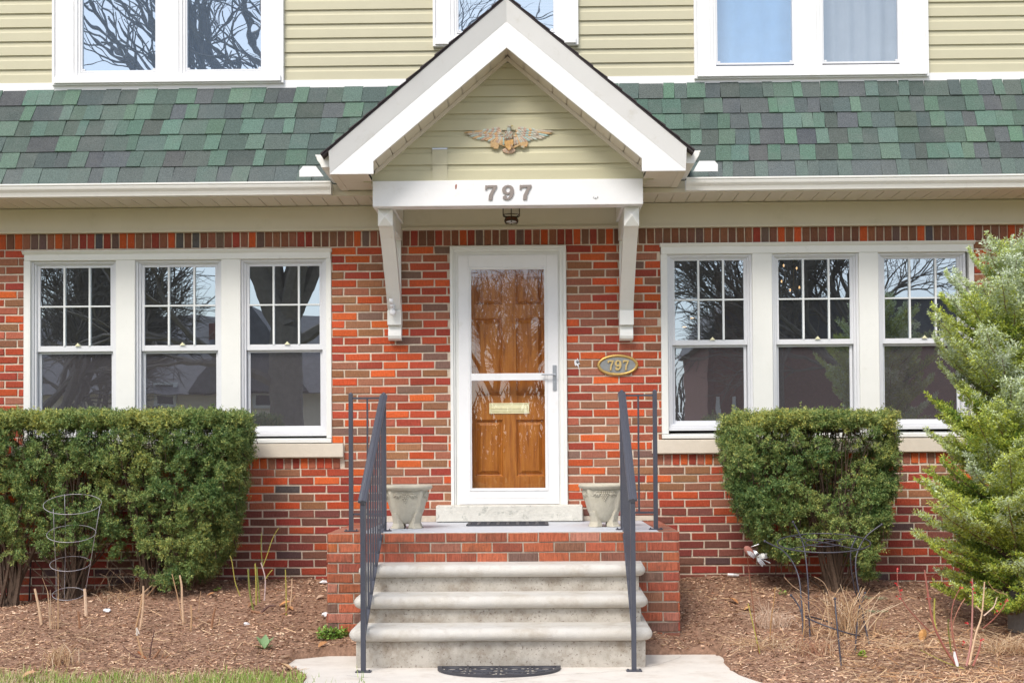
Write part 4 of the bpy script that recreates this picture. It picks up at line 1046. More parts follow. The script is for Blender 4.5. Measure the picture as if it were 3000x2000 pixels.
# ================================================================ GROUND
from mathutils import geometry as mgeo
WALK = [atz(px, py, .012)[:2] for px, py in ((838, 1950), (866, 1930), (950, 1922), (1040, 1912), (1300, 1890), (1900, 1885), (1990, 1906), (2040, 1912), (2100, 1916), (2118, 1925), (2126, 1945), (2140, 1960), (2165, 1976), (2205, 1990), (2240, 2001))]
WALK = [np.array(p) for p in WALK] + [np.array(p) for p in ((1.45, -3.2), (1.35, -4.2), (1.3, -13.0), (-1.35, -13.0), (-1.35, -3.1), (-1.42, -2.86))] + [atz(900, 1982, .012)[:2]]
def inpoly(x, y, P=WALK):
    c = False; j = len(P) - 1
    for i in range(len(P)):
        if ((P[i][1] > y) != (P[j][1] > y)) and x < (P[j][0] - P[i][0]) * (y - P[i][1]) / (P[j][1] - P[i][1]) + P[i][0]: c = not c
        j = i
    return c
def bed(x, y, fine=True):
    a = -y
    h = float(np.interp(a, [0, .7, 1.1, 1.6, 2.1, 2.5, 2.9, 3.4], [.375, .315, .225, .15, .085, .04, .015, 0]))
    t = min(1, max(0, (-3.2 - x) / 1.0)); h -= .17 * t * max(0, 1 - a / 1.2) ** .8 * (1 if a < 1.2 else 0)
    t = min(1, max(0, (x - 2.6) / .8)); h -= .09 * t * max(0, 1 - a / 1.0)
    if a > .3:   # lower beside the stoop
        dx = min(abs(x - px0), abs(x - px1)); k = max(0, 1 - dx / .5); h -= k * .07 * min(1, (a - .3) / .8) * (1 if a < 2.4 else 0)
    if fine:
        h += .022 * mnoise.noise((x * 2.2, y * 2.2, 1.7)) + .010 * mnoise.noise((x * 9, y * 9, .3)) + .005 * mnoise.noise((x * 26, y * 26, 4.3))
    return h
def bedpt(px, py):
    """where the line of sight through a point of the photograph meets the flower bed"""
    d = ray(px, py); t = (-3.6 - CAMP[1]) / d[1]
    while t < 12:
        p = CAMP + d * t
        if p[2] <= bed(p[0], p[1]) or p[1] > -.02: return Vector((float(p[0]), float(min(p[1], -.02)), bed(p[0], min(p[1], -.02))))
        t += .01
    return Vector(CAMP + d * t)
nx_, ny_ = 420, 150
gx = np.linspace(XL + .1, XR - .1, nx_); gy = np.linspace(-3.6, .006, ny_)
V = []
for y in gy:
    for x in gx:
        h = bed(x, y)
        if y < -2.9: h = h * 1.0 - .035 * min(1, (-2.9 - y) / .5)
        if y < -1.8 and -2.0 < x < 2.2 and inpoly(x, y): h = -.04
        if px0 + .05 < x < px1 - .05 and y > -1.45: h = -.1
        V.append((x, y, h))
F = [(j * nx_ + i, j * nx_ + i + 1, (j + 1) * nx_ + i + 1, (j + 1) * nx_ + i) for j in range(ny_ - 1) for i in range(nx_ - 1)]
m = MB(); m.v = V; m.f = F; m.c = [(1, 1, 1)] * len(F)
o = m.build('flower_bed', 'bed', None, smooth=True); struct(o)
m = MB(); P = 260; m.add([(-P, -P, -.03), (P, -P, -.03), (P, P, -.03), (-P, P, -.03)], [(0, 1, 2, 3)]); o = m.build('ground', 'grassbase', None); struct(o)
m = MB(); m.add([(p[0], p[1], .012) for p in WALK] + [(p[0], p[1], -.09) for p in WALK], [tuple(range(len(WALK)))[::-1]] + [(i, (i + 1) % len(WALK), (i + 1) % len(WALK) + len(WALK), i + len(WALK)) for i in range(len(WALK))]); o = m.build('path', 'walk', None); struct(o)
m = MB(); m.box(-P, P, -22, -15, -.05, -.022); o = m.build('road', 'asphalt', None); struct(o)

# cracks in the path: thin dark grooves
m = MB()
for pts in ([(1640, 1975), (1760, 1968), (1850, 1960), (1930, 1945), (1990, 1925), (2006, 1905)], [(1005, 1975), (1060, 1982), (1110, 1985)], [(1440, 1998), (1560, 1984), (1640, 1975)], [(1105, 1958), (1150, 1953)]):
    q3 = [atz(a, b, .0135) for a, b in pts]
    for a, b in zip(q3[:-1], q3[1:]):
        n = 5
        pp = [np.array(a) * (1 - i / n) + np.array(b) * i / n + np.array([rnd.uniform(-.004, .004), rnd.uniform(-.006, .006), 0]) for i in range(n + 1)]
        for c_, d_ in zip(pp[:-1], pp[1:]):
            w_ = rnd.uniform(.0008, .0025); m.add([(c_[0], c_[1] - w_, .0135), (d_[0], d_[1] - w_, .0135), (d_[0], d_[1] + w_, .0135), (c_[0], c_[1] + w_, .0135)], [(0, 1, 2, 3)], (.1, .07, .05))
o = m.build('path_cracks', 'stem', None); struct(o)

# mulch chips, straw
def scatter(n, ok, size, cols, name, lab, cat, wl=(.15, .5), lift=.006, tilt=.5, zf=None):
    Vs, Cs = [], []; tries = 0
    while len(Vs) < n and tries < n * 6:
        tries += 1
        x = rnd.uniform(-4.9, 4.5); y = -rnd.random() ** 1.0 * 3.5
        if not ok(x, y): continue
        h = bed(x, y) + rnd.uniform(0, lift); a = rnd.uniform(0, math.pi); l = rnd.uniform(*size) ; w = l * rnd.uniform(*wl)
        tl = rnd.gauss(0, tilt * .35); tw = rnd.gauss(0, .35)
        u = np.array([math.cos(a) * math.cos(tl), math.sin(a) * math.cos(tl), math.sin(tl)]); v = np.array([-math.sin(a) * math.cos(tw), math.cos(a) * math.cos(tw), math.sin(tw)])
        c = np.array([x, y, h + abs(math.sin(tl)) * l / 2])
        Vs.append([c - u * l / 2 - v * w / 2 * rnd.uniform(.4, 1), c + u * l / 2 - v * w / 2 * rnd.uniform(.3, 1), c + u * l / 2 + v * w / 2, c - u * l / 2 + v * w / 2]); k = rnd.uniform(.75, 1.2); k *= 1 + .38 * mnoise.noise((x * 1.7, y * 2.2, 8)) + .2 * mnoise.noise((x * 6, y * 6, 2)); cc = rnd.choice(cols); Cs.append([min(.9, t_ * k) for t_ in cc])
    o = quads(name, np.array(Vs), np.clip(np.array(Cs) * np.array([1.02, .93, .86]), 0, .9), 'chips', None, (0, -1.5, .1)); return struct(o, 'stuff', lab, cat)
def okbed(x, y):
    if px0 - .02 < x < px1 + .02 and y > YS - .01: return False
    if y < -1.8 and inpoly(x, y): return False
    if y < -2.55 and x < -1.3 and rnd.random() < (-2.55 - y) * 2: return False
    return True
CP = [(.78, .60, .46), (.74, .54, .40), (.66, .46, .32), (.70, .52, .38), (.50, .32, .22), (.46, .29, .20), (.36, .21, .145), (.26, .145, .10), (.12, .065, .045), (.14, .08, .055), (.56, .39, .28), (.72, .57, .45), (.42, .26, .19), (.33, .20, .15), (.62, .45, .33)]
scatter(62000, okbed, (.008, .030), CP, 'mulch_chips', 'reddish brown wood chip mulch covering the flower beds', 'mulch')
scatter(5200, lambda x, y: okbed(x, y) and y < -.5 and (x > 1.0 or y < -1.2), (.04, .13), [(.60, .44, .28), (.52, .36, .22), (.68, .54, .36), (.42, .28, .18)], 'dry_straw', 'loose dry straw lying on the mulch', 'straw', wl=(.018, .05), lift=.02)
scatter(6500, lambda x, y: okbed(x, y) and y < -1.6 and x > 1.9, (.03, .12), [(.62, .45, .29), (.56, .38, .22), (.46, .26, .13), (.70, .55, .38)], 'dry_grass_litter', 'tan dry grass litter at the lower right of the bed', 'grass litter', wl=(.02, .06), lift=.025)
# grass at the lower left
Vs, Cs = [], []
for i in range(26000):
    x = rnd.uniform(-4.9, -1.0); y = rnd.uniform(-4.1, -2.5)
    e = -2.66 + .10 * mnoise.noise((x * 2, 0, 0)) + .05 * mnoise.noise((x * 7, 3, 0))
    if y > e or (inpoly(x, y) and rnd.random() < .97): continue
    if rnd.random() > min(1, (e - y) * 5 + .15) : continue
    g = mnoise.noise((x * 1.6, y * 1.6, 5)) + rnd.uniform(-.35, .35)
    col = rnd.choice([(.22, .34, .045), (.30, .42, .07), (.16, .26, .04), (.38, .46, .12)]) if g > -.12 else rnd.choice([(.62, .50, .30), (.55, .42, .24), (.70, .58, .38), (.40, .40, .14)])
    h = rnd.uniform(.025, .075); a = rnd.uniform(0, 6.28); ln = rnd.uniform(.1, .8) * h; w = rnd.uniform(.0016, .003)
    b = np.array([x, y, bed(x, y) - .035 * min(1, max(0, (-2.9 - y) / .5)) - .004]); tp = b + np.array([math.cos(a) * ln, math.sin(a) * ln, h]); s_ = np.array([-math.sin(a), math.cos(a), 0]) * w
    s_ = np.array([1, 0, 0]) * w if rnd.random() < .6 else s_
    Vs.append([b - s_, b + s_, tp + s_ * .2, tp - s_ * .2]); Cs.append(col)
o = quads('lawn_grass', np.array(Vs), np.array(Cs), 'grass', None, (-3, -3, 0)); struct(o, 'stuff', 'patchy spring lawn, green and straw coloured, along the lower left edge', 'grass')
# ================================================================ PLANTS
def needles_from_twigs(tw, dens, ln, wd, spread, pal, rs, flat=0.0, tonef=None):
    """tw: list of (p0, p1, up, tone). rhombic needle quads set along every twig."""
    P0 = np.array([t[0] for t in tw]); P1 = np.array([t[1] for t in tw]); U = np.array([t[2] for t in tw]); T = np.array([t[3] for t in tw])
    Ls_ = np.linalg.norm(P1 - P0, axis=1); cnt = np.maximum(4, (Ls_ * dens).astype(int)); idx = np.repeat(np.arange(len(tw)), cnt); n = len(idx)
    D = (P1 - P0) / (Ls_[:, None] + 1e-9); D = D[idx]
    s = rs.random(n); base = P0[idx] + (P1 - P0)[idx] * s[:, None]
    r = rs.normal(size=(n, 3)); up = U[idx]; r = r - flat * up * (r * up).sum(1)[:, None]
    r -= D * (r * D).sum(1)[:, None]; r /= np.linalg.norm(r, axis=1)[:, None] + 1e-9
    tipf = (s > .85)[:, None] * 1.2
    nd = D * (rs.uniform(.25, .9, n)[:, None] + tipf) * spread + r; nd /= np.linalg.norm(nd, axis=1)[:, None]
    l = rs.uniform(ln[0], ln[1], n)[:, None]; side = np.cross(nd, rs.normal(size=(n, 3))); side /= np.linalg.norm(side, axis=1)[:, None] + 1e-9
    w = rs.uniform(wd[0], wd[1], n)[:, None]
    V = np.stack([base - side * w * .35, base + nd * l * .5 - side * w * .5 + 0, base + nd * l, base + nd * l * .5 + side * w * .5], 1)
    pal = np.array(pal); t = np.clip(T[idx] + rs.normal(0, .16, n), 0, .999) * (len(pal) - 1); i0 = t.astype(int); f = (t - i0)[:, None]
    C = pal[i0] * (1 - f) + pal[np.minimum(i0 + 1, len(pal) - 1)] * f
    C = C * rs.uniform(.75, 1.25, n)[:, None]
    return V, np.clip(C, 0, .9)
YEWPAL = [(.035, .095, .03), (.07, .15, .045), (.14, .22, .06), (.25, .31, .09), (.42, .43, .12), (.58, .52, .07)]
def yew(name, label, xl, xr, ztop, zlo, yf, yb, dens, trunks, seed, pw=.5, gap=.12, extra=None):
    R = random.Random(seed); rs = np.random.default_rng(seed)
    zc0 = zlo((xl(ztop) + xr(ztop)) / 2)
    root = thing(name, label, 'shrub', (trunks[0][0], trunks[0][1], bed(trunks[0][0], trunks[0][1])))
    tw = []; clumps = []
    nC = 0; area = (xr(1.2) - xl(1.2)) * (ztop - .5); want = int(area * dens)
    yc, hd = (yf + yb) / 2, (yb - yf) / 2
    while nC < want:
        z = R.uniform(.2, ztop)
        kind = R.random()
        a0, a1 = xl(z), xr(z); hw_ = (a1 - a0) / 2; cx = (a0 + a1) / 2
        if kind < .62:   # shell
            a = R.uniform(0, 2 * math.pi)
            if math.sin(a) > .3 and R.random() < .75: continue
            ca, sa = math.cos(a), math.sin(a)
            ux, uy = math.copysign(abs(ca) ** pw, ca), math.copysign(abs(sa) ** pw, sa)
            x, y = cx + hw_ * ux, yc + hd * uy
            # even spread along the long front
            if abs(uy) > .9: x = R.uniform(a0 + .04, a1 - .04)
            inset = R.uniform(0, .09); x += (cx - x) / (hw_ + .01) * inset * .6; y += (yc - y) / hd * inset
            nrm = Vector((ux if abs(ux) > .85 else ux * .3, uy, .35)).normalized()
        elif kind < .85:
            x = R.uniform(a0 + .03, a1 - .03); y = R.uniform(yf + .03, yb - .05); z = ztop - R.uniform(0, .06); nrm = Vector((0, -.3, 1)).normalized()
        else:
            x = R.uniform(a0 + .05, a1 - .05); y = R.uniform(yf + .08, yb); nrm = Vector((R.uniform(-1, 1), -1, .5)).normalized()
        zl_ = zlo(x) + .10 * mnoise.noise((x * 3, y * 3, seed))
        if z < zl_: continue
        if x < a0 or x > a1: continue
        g = .6 * mnoise.noise((x * 5.2, y * 5.2 + seed, z * 5.2)) + .8 * mnoise.noise((x * 12, y * 12, z * 12 + seed))
        thr = gap * (1 - .4 * (z > ztop - .18)) + .10 * max(0, 1 - (z - zl_) / .3)
        if g < -.36 + thr * 1.2 and not (z > ztop - .28 and R.random() < .6): continue
        if extra and extra(x, y, z, R): continue
        nC += 1
        y -= .04 * mnoise.noise((x * 3, z * 3, seed + 9)); rec = max(0, -mnoise.noise((x * 9, z * 9, seed + 3)) + .02) * .5; y += rec if y < yc else 0
        dt = (z - zl_) / (ztop - zl_)
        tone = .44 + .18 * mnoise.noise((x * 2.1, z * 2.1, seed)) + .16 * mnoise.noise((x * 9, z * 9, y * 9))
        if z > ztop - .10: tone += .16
        clumps.append((x, y, z))
        p = Vector((x, y, z))
        for k in range(R.randint(5, 8)):
            d = (nrm * R.uniform(.3, 1) + Vector((R.gauss(0, .55), R.gauss(0, .4), R.gauss(.25, .5)))).normalized()
            b = p + Vector((R.gauss(0, .018), R.gauss(0, .018), R.gauss(0, .018))); l = R.uniform(.035, .07)
            tw.append((b, b + d * l, d.cross(Vector((R.gauss(0, 1), R.gauss(0, 1), R.gauss(0, 1)))).normalized(), tone + R.gauss(0, .06)))
    # upright leader shoots on top
    for i in range(int((xr(ztop) - xl(ztop)) * 14)):
        x = R.uniform(xl(ztop) + .03, xr(ztop) - .03); y = R.uniform(yf + .05, yb - .1); b = Vector((x, y, ztop - .03)); h = R.uniform(.03, .085) if R.random() < .85 else R.uniform(.09, .13)
        tw.append((b, b + Vector((R.gauss(0, .012), R.gauss(0, .012), h)), Vector((1, 0, 0)), .65 + R.gauss(0, .15)))
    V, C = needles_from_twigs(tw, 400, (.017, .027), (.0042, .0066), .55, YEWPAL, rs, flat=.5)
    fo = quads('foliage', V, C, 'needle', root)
    # stems
    m = MB()
    for i in range(len(trunks)):
        bx, by = trunks[i][:2]; bz = bed(bx, by) - .02; n = trunks[i][2]
        for k in range(n):
            c = min((R.choice(clumps) for _ in range(6)), key=lambda c_: abs(c_[0] - bx) + R.uniform(0, .5))
            e = Vector(c); b = Vector((bx + R.gauss(0, .03), by + R.gauss(0, .03), bz)); mid = b * .45 + e * .55 + Vector((-(e.x - b.x) * .18, .05, -.08)) + Vector((R.gauss(0, .03), R.gauss(0, .03), 0))
            big = k < 9; r0 = R.uniform(.014, .026) if big else R.uniform(.005, .010)
            pts = []
            for s_ in np.linspace(0, 1, 7):
                q_ = b * (1 - s_) ** 2 + mid * 2 * s_ * (1 - s_) + e * s_ ** 2; pts.append(q_ + Vector((R.gauss(0, .006), R.gauss(0, .006), 0)))
            m.tube(pts, list(np.linspace(r0, .0025, 7)), 5)
    # fine bare twigs inside the face
    for c in R.sample(clumps, min(len(clumps), 420)):
        b = Vector(c) + Vector((R.gauss(0, .03), .05, -.03)); m.tube([b + Vector((R.gauss(0, .02), .02, -R.uniform(.06, .13))), b, b + Vector((R.gauss(0, .02), -.05, .06))], [.0035, .0028, .0012], 4, None)
    m.build('trunk', 'bark', root)
    return root
def ifun(tab, Y):
    """table of (px, py) edge points -> x as a function of z on plane Y"""
    pts = sorted((float(at(px, py, Y)[2]), float(at(px, py, Y)[0])) for px, py in tab)
    zz = [p[0] for p in pts]; xx = [p[1] for p in pts]
    return lambda z: float(np.interp(z, zz, xx))
# left hedge
YH = -.72
xrL = ifun([(722, 1215), (728, 1290), (716, 1380), (700, 1470), (682, 1560), (655, 1640), (600, 1700)], -.62)
lowL = [(X(a, 1500, YH), Z(a, b, YH)) for a, b in ((-300, 1560), (0, 1585), (60, 1650), (110, 1590), (180, 1625), (270, 1590), (330, 1660), (380, 1600), (430, 1680), (520, 1710), (640, 1670), (700, 1570))]
yew('clipped_yew_hedge', 'large clipped yew hedge under the left window, behind the round wire cage', lambda z: -4.95, lambda z: xrL(z) - .04, Z(350, 1222, -.85), lambda x: float(np.interp(x, [p[0] for p in lowL], [p[1] for p in lowL])), -.9, -.16, 1950,
    [(X(208, 1690, -.6), -.6, 34), (X(440, 1690, -.55), -.55, 30), (X(30, 1690, -.55), -.55, 12)], 3, .42)
# right shrub
xlR = ifun([(2112, 1225), (2107, 1300), (2118, 1390), (2150, 1480), (2185, 1560), (2240, 1630), (2290, 1690)], -.6)
xrR = ifun([(2622, 1225), (2632, 1290), (2632, 1400), (2618, 1490), (2598, 1570), (2575, 1640), (2545, 1710)], -.6)
lowR = [(X(a, 1500, YH), Z(a, b, YH)) for a, b in ((2100, 1460), (2200, 1590), (2260, 1650), (2330, 1630), (2400, 1600), (2470, 1600), (2540, 1690), (2600, 1560), (2640, 1420))]
def bare(x, y, z, R):   # the bald brown patch on the upper front
    u = (x - X(2500, 1290, -.8)) / .27; v = (z - Z(2500, 1290, -.8)) / .17
    return u * u + v * v < 1 and y < -.42 and R.random() < .72
yew('clipped_yew_shrub', 'clipped yew shrub with a bald brown patch, under the right window', lambda z: xlR(z) + .05, lambda z: xrR(z) - .055, Z(2370, 1226, -.7), lambda x: float(np.interp(x, [p[0] for p in lowR], [p[1] for p in lowR])), -.95, -.15, 1900,
    [(X(2445, 1730, -.6), -.62, 60)], 8, .55, gap=.10, extra=bare)

# fir at the right edge
def fir():
    R = random.Random(21); rs = np.random.default_rng(21)
    b0 = bedpt(2978, 1850); bx, by = b0.x, b0.y
    t = thing('young_fir', 'young fir tree with frosted blue-green needles at the right edge', 'tree', (bx, by, b0.z))
    H = Z(2975, 690, by) - b0.z - .06
    m = MB(); m.tube([(bx, by, b0.z - .05), (bx + .01, by, b0.z + .5), (bx - .01, by, b0.z + 1.4), (bx + .02, by, b0.z + H - .05)], [.062, .05, .032, .006], 10); m.build('trunk', 'treebark', t)
    tw = []; sm = MB()
    def twig(a, b, up, tone): tw.append((a, b, up, tone)); 
    h = .14
    k = 0
    while h < H - .04:
        f = h / H
        nb = 11 if h < H - .5 else 6
        Lb = float(np.interp(h, [0, 1.75, 2.45, H], [.70, .68, .34, .12])) * (1.0 if h > .45 else .8)
        for i in range(nb):
            az = k * 2.4 + i * 2 * math.pi / nb + R.uniform(-.3, .3)
            L_ = Lb * R.uniform(.60, 1.15)
            if math.cos(az) > .2 and R.random() < .1: continue
            el0 = R.uniform(.15, .50) + f * .55; out = Vector((math.cos(az), math.sin(az), 0)); side = Vector((-math.sin(az), math.cos(az), 0))
            n = max(4, int(L_ / .042)); p = Vector((bx, by, b0.z + h + R.uniform(-.05, .05))); pts = [p.copy()]
            for j in range(n):
                s_ = j / n; el = el0 + .30 * s_ * s_ - .12 * math.sin(s_ * 3)
                p = p + (out * math.cos(el) + Vector((0, 0, math.sin(el)))) * (L_ / n) + side * R.gauss(0, .004); pts.append(p.copy())
            sm.tube(pts, list(np.linspace(.011 * (1 - f) + .004, .002, len(pts))), 4, (.20, .13, .08))
            br_t = R.gauss(0, .12)
            for j in range(1, n + 1):
                a = pts[j]; dirm = (pts[j] - pts[j - 1]).normalized(); s_ = j / n
                up = side.cross(dirm).normalized(); up = -up if up.z < 0 else up
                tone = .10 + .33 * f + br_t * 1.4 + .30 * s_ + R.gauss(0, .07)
                if s_ > .25: twig(pts[j - 1], a, up, tone)
                if s_ < .18: continue
                for sg in (-1, 1):
                    if R.random() < .12: continue
                    ll = (L_ * .42 * (1 - s_ * .85) + .035) * R.uniform(.7, 1.15); an = math.radians(R.uniform(38, 62))
                    d = (dirm * math.cos(an) + side * sg * math.sin(an) + Vector((0, 0, R.uniform(.05, .60)))).normalized()
                    e = a + d * ll; twig(a, e, up, tone + .05)
                    nn = int(ll / .040)
                    for q_ in range(1, nn + 1):
                        c = a + d * ll * q_ / (nn + .6)
                        for s2 in (-1, 1):
                            if R.random() < .38: continue
                            sd2 = d.cross(up) * s2; d2 = (d * math.cos(.85) + sd2 * math.sin(.85) + Vector((0, 0, R.uniform(0, .4)))).normalized(); l2 = (.028 + .5 * ll * (1 - q_ / (nn + .6)) * .55) * R.uniform(.8, 1.2)
                            twig(c, c + d2 * l2, up, tone + R.uniform(0, .12))
                for s_e in (0,):
                    if j == n: twig(a, a + dirm * .05, up, tone + .15)
        h += R.uniform(.10, .13); k += 1
    top = Vector((bx + .02, by, b0.z + H - .12))
    for i in range(12):
        a = i * 2.4; tw.append((top, top + Vector((math.cos(a) * .12, math.sin(a) * .12, .10 + .05 * (i % 3))), Vector((0, 0, 1)), .9))
    tw.append((top, top + Vector((0, 0, .18)), Vector((1, 0, 0)), .95))
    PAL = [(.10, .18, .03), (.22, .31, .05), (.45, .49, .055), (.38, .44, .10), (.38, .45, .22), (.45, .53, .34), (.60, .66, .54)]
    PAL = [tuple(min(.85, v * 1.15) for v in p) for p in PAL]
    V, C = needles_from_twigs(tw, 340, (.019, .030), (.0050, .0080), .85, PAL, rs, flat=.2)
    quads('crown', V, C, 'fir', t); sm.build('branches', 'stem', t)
fir()

# ---------------------------------------------------------------- wire supports
def wire_cage():
    D_ = bedpt(205, 1757); yb = D_.y
    t = thing('wire_plant_cage', 'tall galvanised wire plant cage with four rings before the left hedge', 'plant cage', (D_.x, D_.y, D_.z))
    rings = [((307, 320), (692, 345), 267, 405), ((329, 527), (655, 550), 480, 598), ((349, 740), (619, 757), 695, 797), ((365, 945), (578, 968), 910, 997)]
    RR = []
    for k, (l, r, zt_, zb_) in enumerate(rings):
        Yk = yb - .27 - .27 * (1 - k / 3)
        cx = (l[0] + r[0]) / 2; cy = (zt_ + zb_) / 2
        px, py = q(0, 2, cx, cy); c = Vector(at(px, py, Yk)); sc_m = (10.8 + Yk) / FPX
        ra_ = (r[0] - l[0]) / 2 / 2.352 * sc_m; rv = (zb_ - zt_) / 2 / 2.352 * sc_m
        tl = math.asin(min(.9, rv / ra_)) - math.atan((py - 1330) / FPX)
        ax = Vector((1, 0, -.065)).normalized(); bx_ = Vector((0, math.cos(tl), math.sin(tl)))
        RR.append((c, ra_, ax, bx_))
        m = MB(); m.tube([c + ax * ra_ * math.cos(a) + bx_ * ra_ * math.sin(a) for a in np.linspace(0, 2 * math.pi, 41)[:-1]], .0023, 6, closed=True); m.build('ring', 'galv', t, smooth=True)
    for pts in ([(368, 370, -2.2), (374, 555, -2.25), (385, 775, -2.3), (388, 985, -2.4)], [(445, 268, 1.75), (450, 480, 1.75), (450, 697, 1.75), (443, 975, 1.8)], [(690, 345, 0), (655, 550, 0), (621, 757, 0), (590, 925, 0)]):
        P3 = []
        for (x, y_, a), (c, ra_, ax, bx_) in zip(pts, RR):
            px, py = q(0, 2, x, y_); Yp = (c + bx_ * ra_ * math.sin(a)).y; P3.append(Vector(at(px, py, Yp)))
        e = P3[-1] + (P3[-1] - P3[-2]) * .12; P3.append(e)
        m = MB(); m.tube(P3, .0022, 6); m.build('stake', 'galv', t, smooth=True)
wire_cage()
def Q3(x, y): return (2250 + x / 3.2, 1480 + y / 3.2)
def smooth_path(pts, n=6):
    P_ = [Vector(p) for p in pts]; out = []
    for i in range(len(P_) - 1):
        p0 = P_[max(i - 1, 0)]; p1 = P_[i]; p2 = P_[i + 1]; p3 = P_[min(i + 2, len(P_) - 1)]
        for k in range(n):
            s_ = k / n; out.append(.5 * ((2 * p1) + (p2 - p0) * s_ + (2 * p0 - 5 * p1 + 4 * p2 - p3) * s_ ** 2 + (3 * p1 - p0 - 3 * p2 + p3) * s_ ** 3))
    return out + [P_[-1]]
def ring_support(name, label, Yc, ring, legs, inner=None, bars=()):
    t = None; (x0, y0, x1, y1, slope_) = ring
    cx, cy = Q3((x0 + x1) / 2, (y0 + y1) / 2); c = Vector(at(cx, cy, Yc)); k = (10.8 + Yc) / FPX / 3.2
    ra_ = (x1 - x0) / 2 * k
    t = thing(name, label, 'plant support', bedpt(*Q3(*legs[0][0][-1])))
    ax = Vector((1, 0, slope_)).normalized(); rv = (y1 - y0 - abs(slope_) * (x1 - x0) * .85) / 2 * k
    tl = math.asin(max(.05, min(.9, rv / ra_))) - math.atan((cy - 1330) / FPX); by_ = Vector((0, math.cos(tl), math.sin(tl)))
    m = MB(); m.tube([c + ax * ra_ * math.cos(a) + by_ * ra_ * math.sin(a) for a in np.linspace(0, 2 * math.pi, 41)[:-1]], .005, 6, closed=True); m.build('ring', 'wire_dark', t, smooth=True)
    if inner:
        m = MB(); m.tube([c + Vector((-.002, 0, 0)) + ax * ra_ * .39 * math.cos(a) + by_ * ra_ * .39 * math.sin(a) for a in np.linspace(0, 2 * math.pi, 31)[:-1]], .0038, 6, closed=True); m.build('ring', 'wire_dark', t, smooth=True)
    for a0, a1 in bars:
        m = MB(); m.tube([c + ax * ra_ * math.cos(a0) + by_ * ra_ * math.sin(a0), c + ax * ra_ * math.cos(a1) + by_ * ra_ * math.sin(a1)], .0038, 6); m.build('cross_bar', 'wire_dark', t)
    for pts, dy in legs:
        ft = bedpt(*Q3(*pts[-1])); P_ = []
        n = len(pts)
        for i, p in enumerate(pts):
            Y_ = (Yc + dy) if i < n - 1 else ft.y
            f = (p[1] - pts[0][1]) / (pts[-1][1] - pts[0][1])
            Y_ = (Yc + dy) * (1 - f ** 2) + ft.y * f ** 2
            P_.append(at(*Q3(*p), Y_))
        m = MB(); m.tube(smooth_path(P_), .0058, 6); m.build('leg', 'wire_dark', t, smooth=True)
        m = MB(); m.ball(P_[0], .0105, 8); m.build('ball_tip', 'wire_dark', t, smooth=True)
ring_support('ring_plant_support', 'tall black wire plant support with a round grid top before the right shrub', -1.25, (97, 250, 945, 447, .03),
    [([(-30, 335), (40, 370), (135, 418), (230, 530), (290, 680), (312, 880), (320, 1000), (333, 1255)], -.12), ([(235, 155), (300, 280), (345, 430), (375, 720), (383, 1000), (395, 1290)], .22),
     ([(822, 312), (783, 400), (775, 520), (800, 720), (840, 870), (900, 1040)], -.2), ([(1065, 178), (920, 290), (838, 440), (822, 580), (850, 800), (895, 1060), (952, 1305)], .15)],
    inner=True, bars=((2.15, -.95), (-2.6, .55)))
ring_support('ring_plant_support', 'short black wire plant support with one tilted ring among dry stems', -1.75, (345, 1010, 860, 1240, -.33),
    [([(215, 842), (262, 900), (300, 965), (322, 1060), (334, 1262)], .1), ([(628, 872), (632, 960), (642, 1060), (658, 1230), (687, 1508)], -.1), ([(910, 820), (885, 890), (858, 960), (832, 1160), (815, 1398)], .12)])

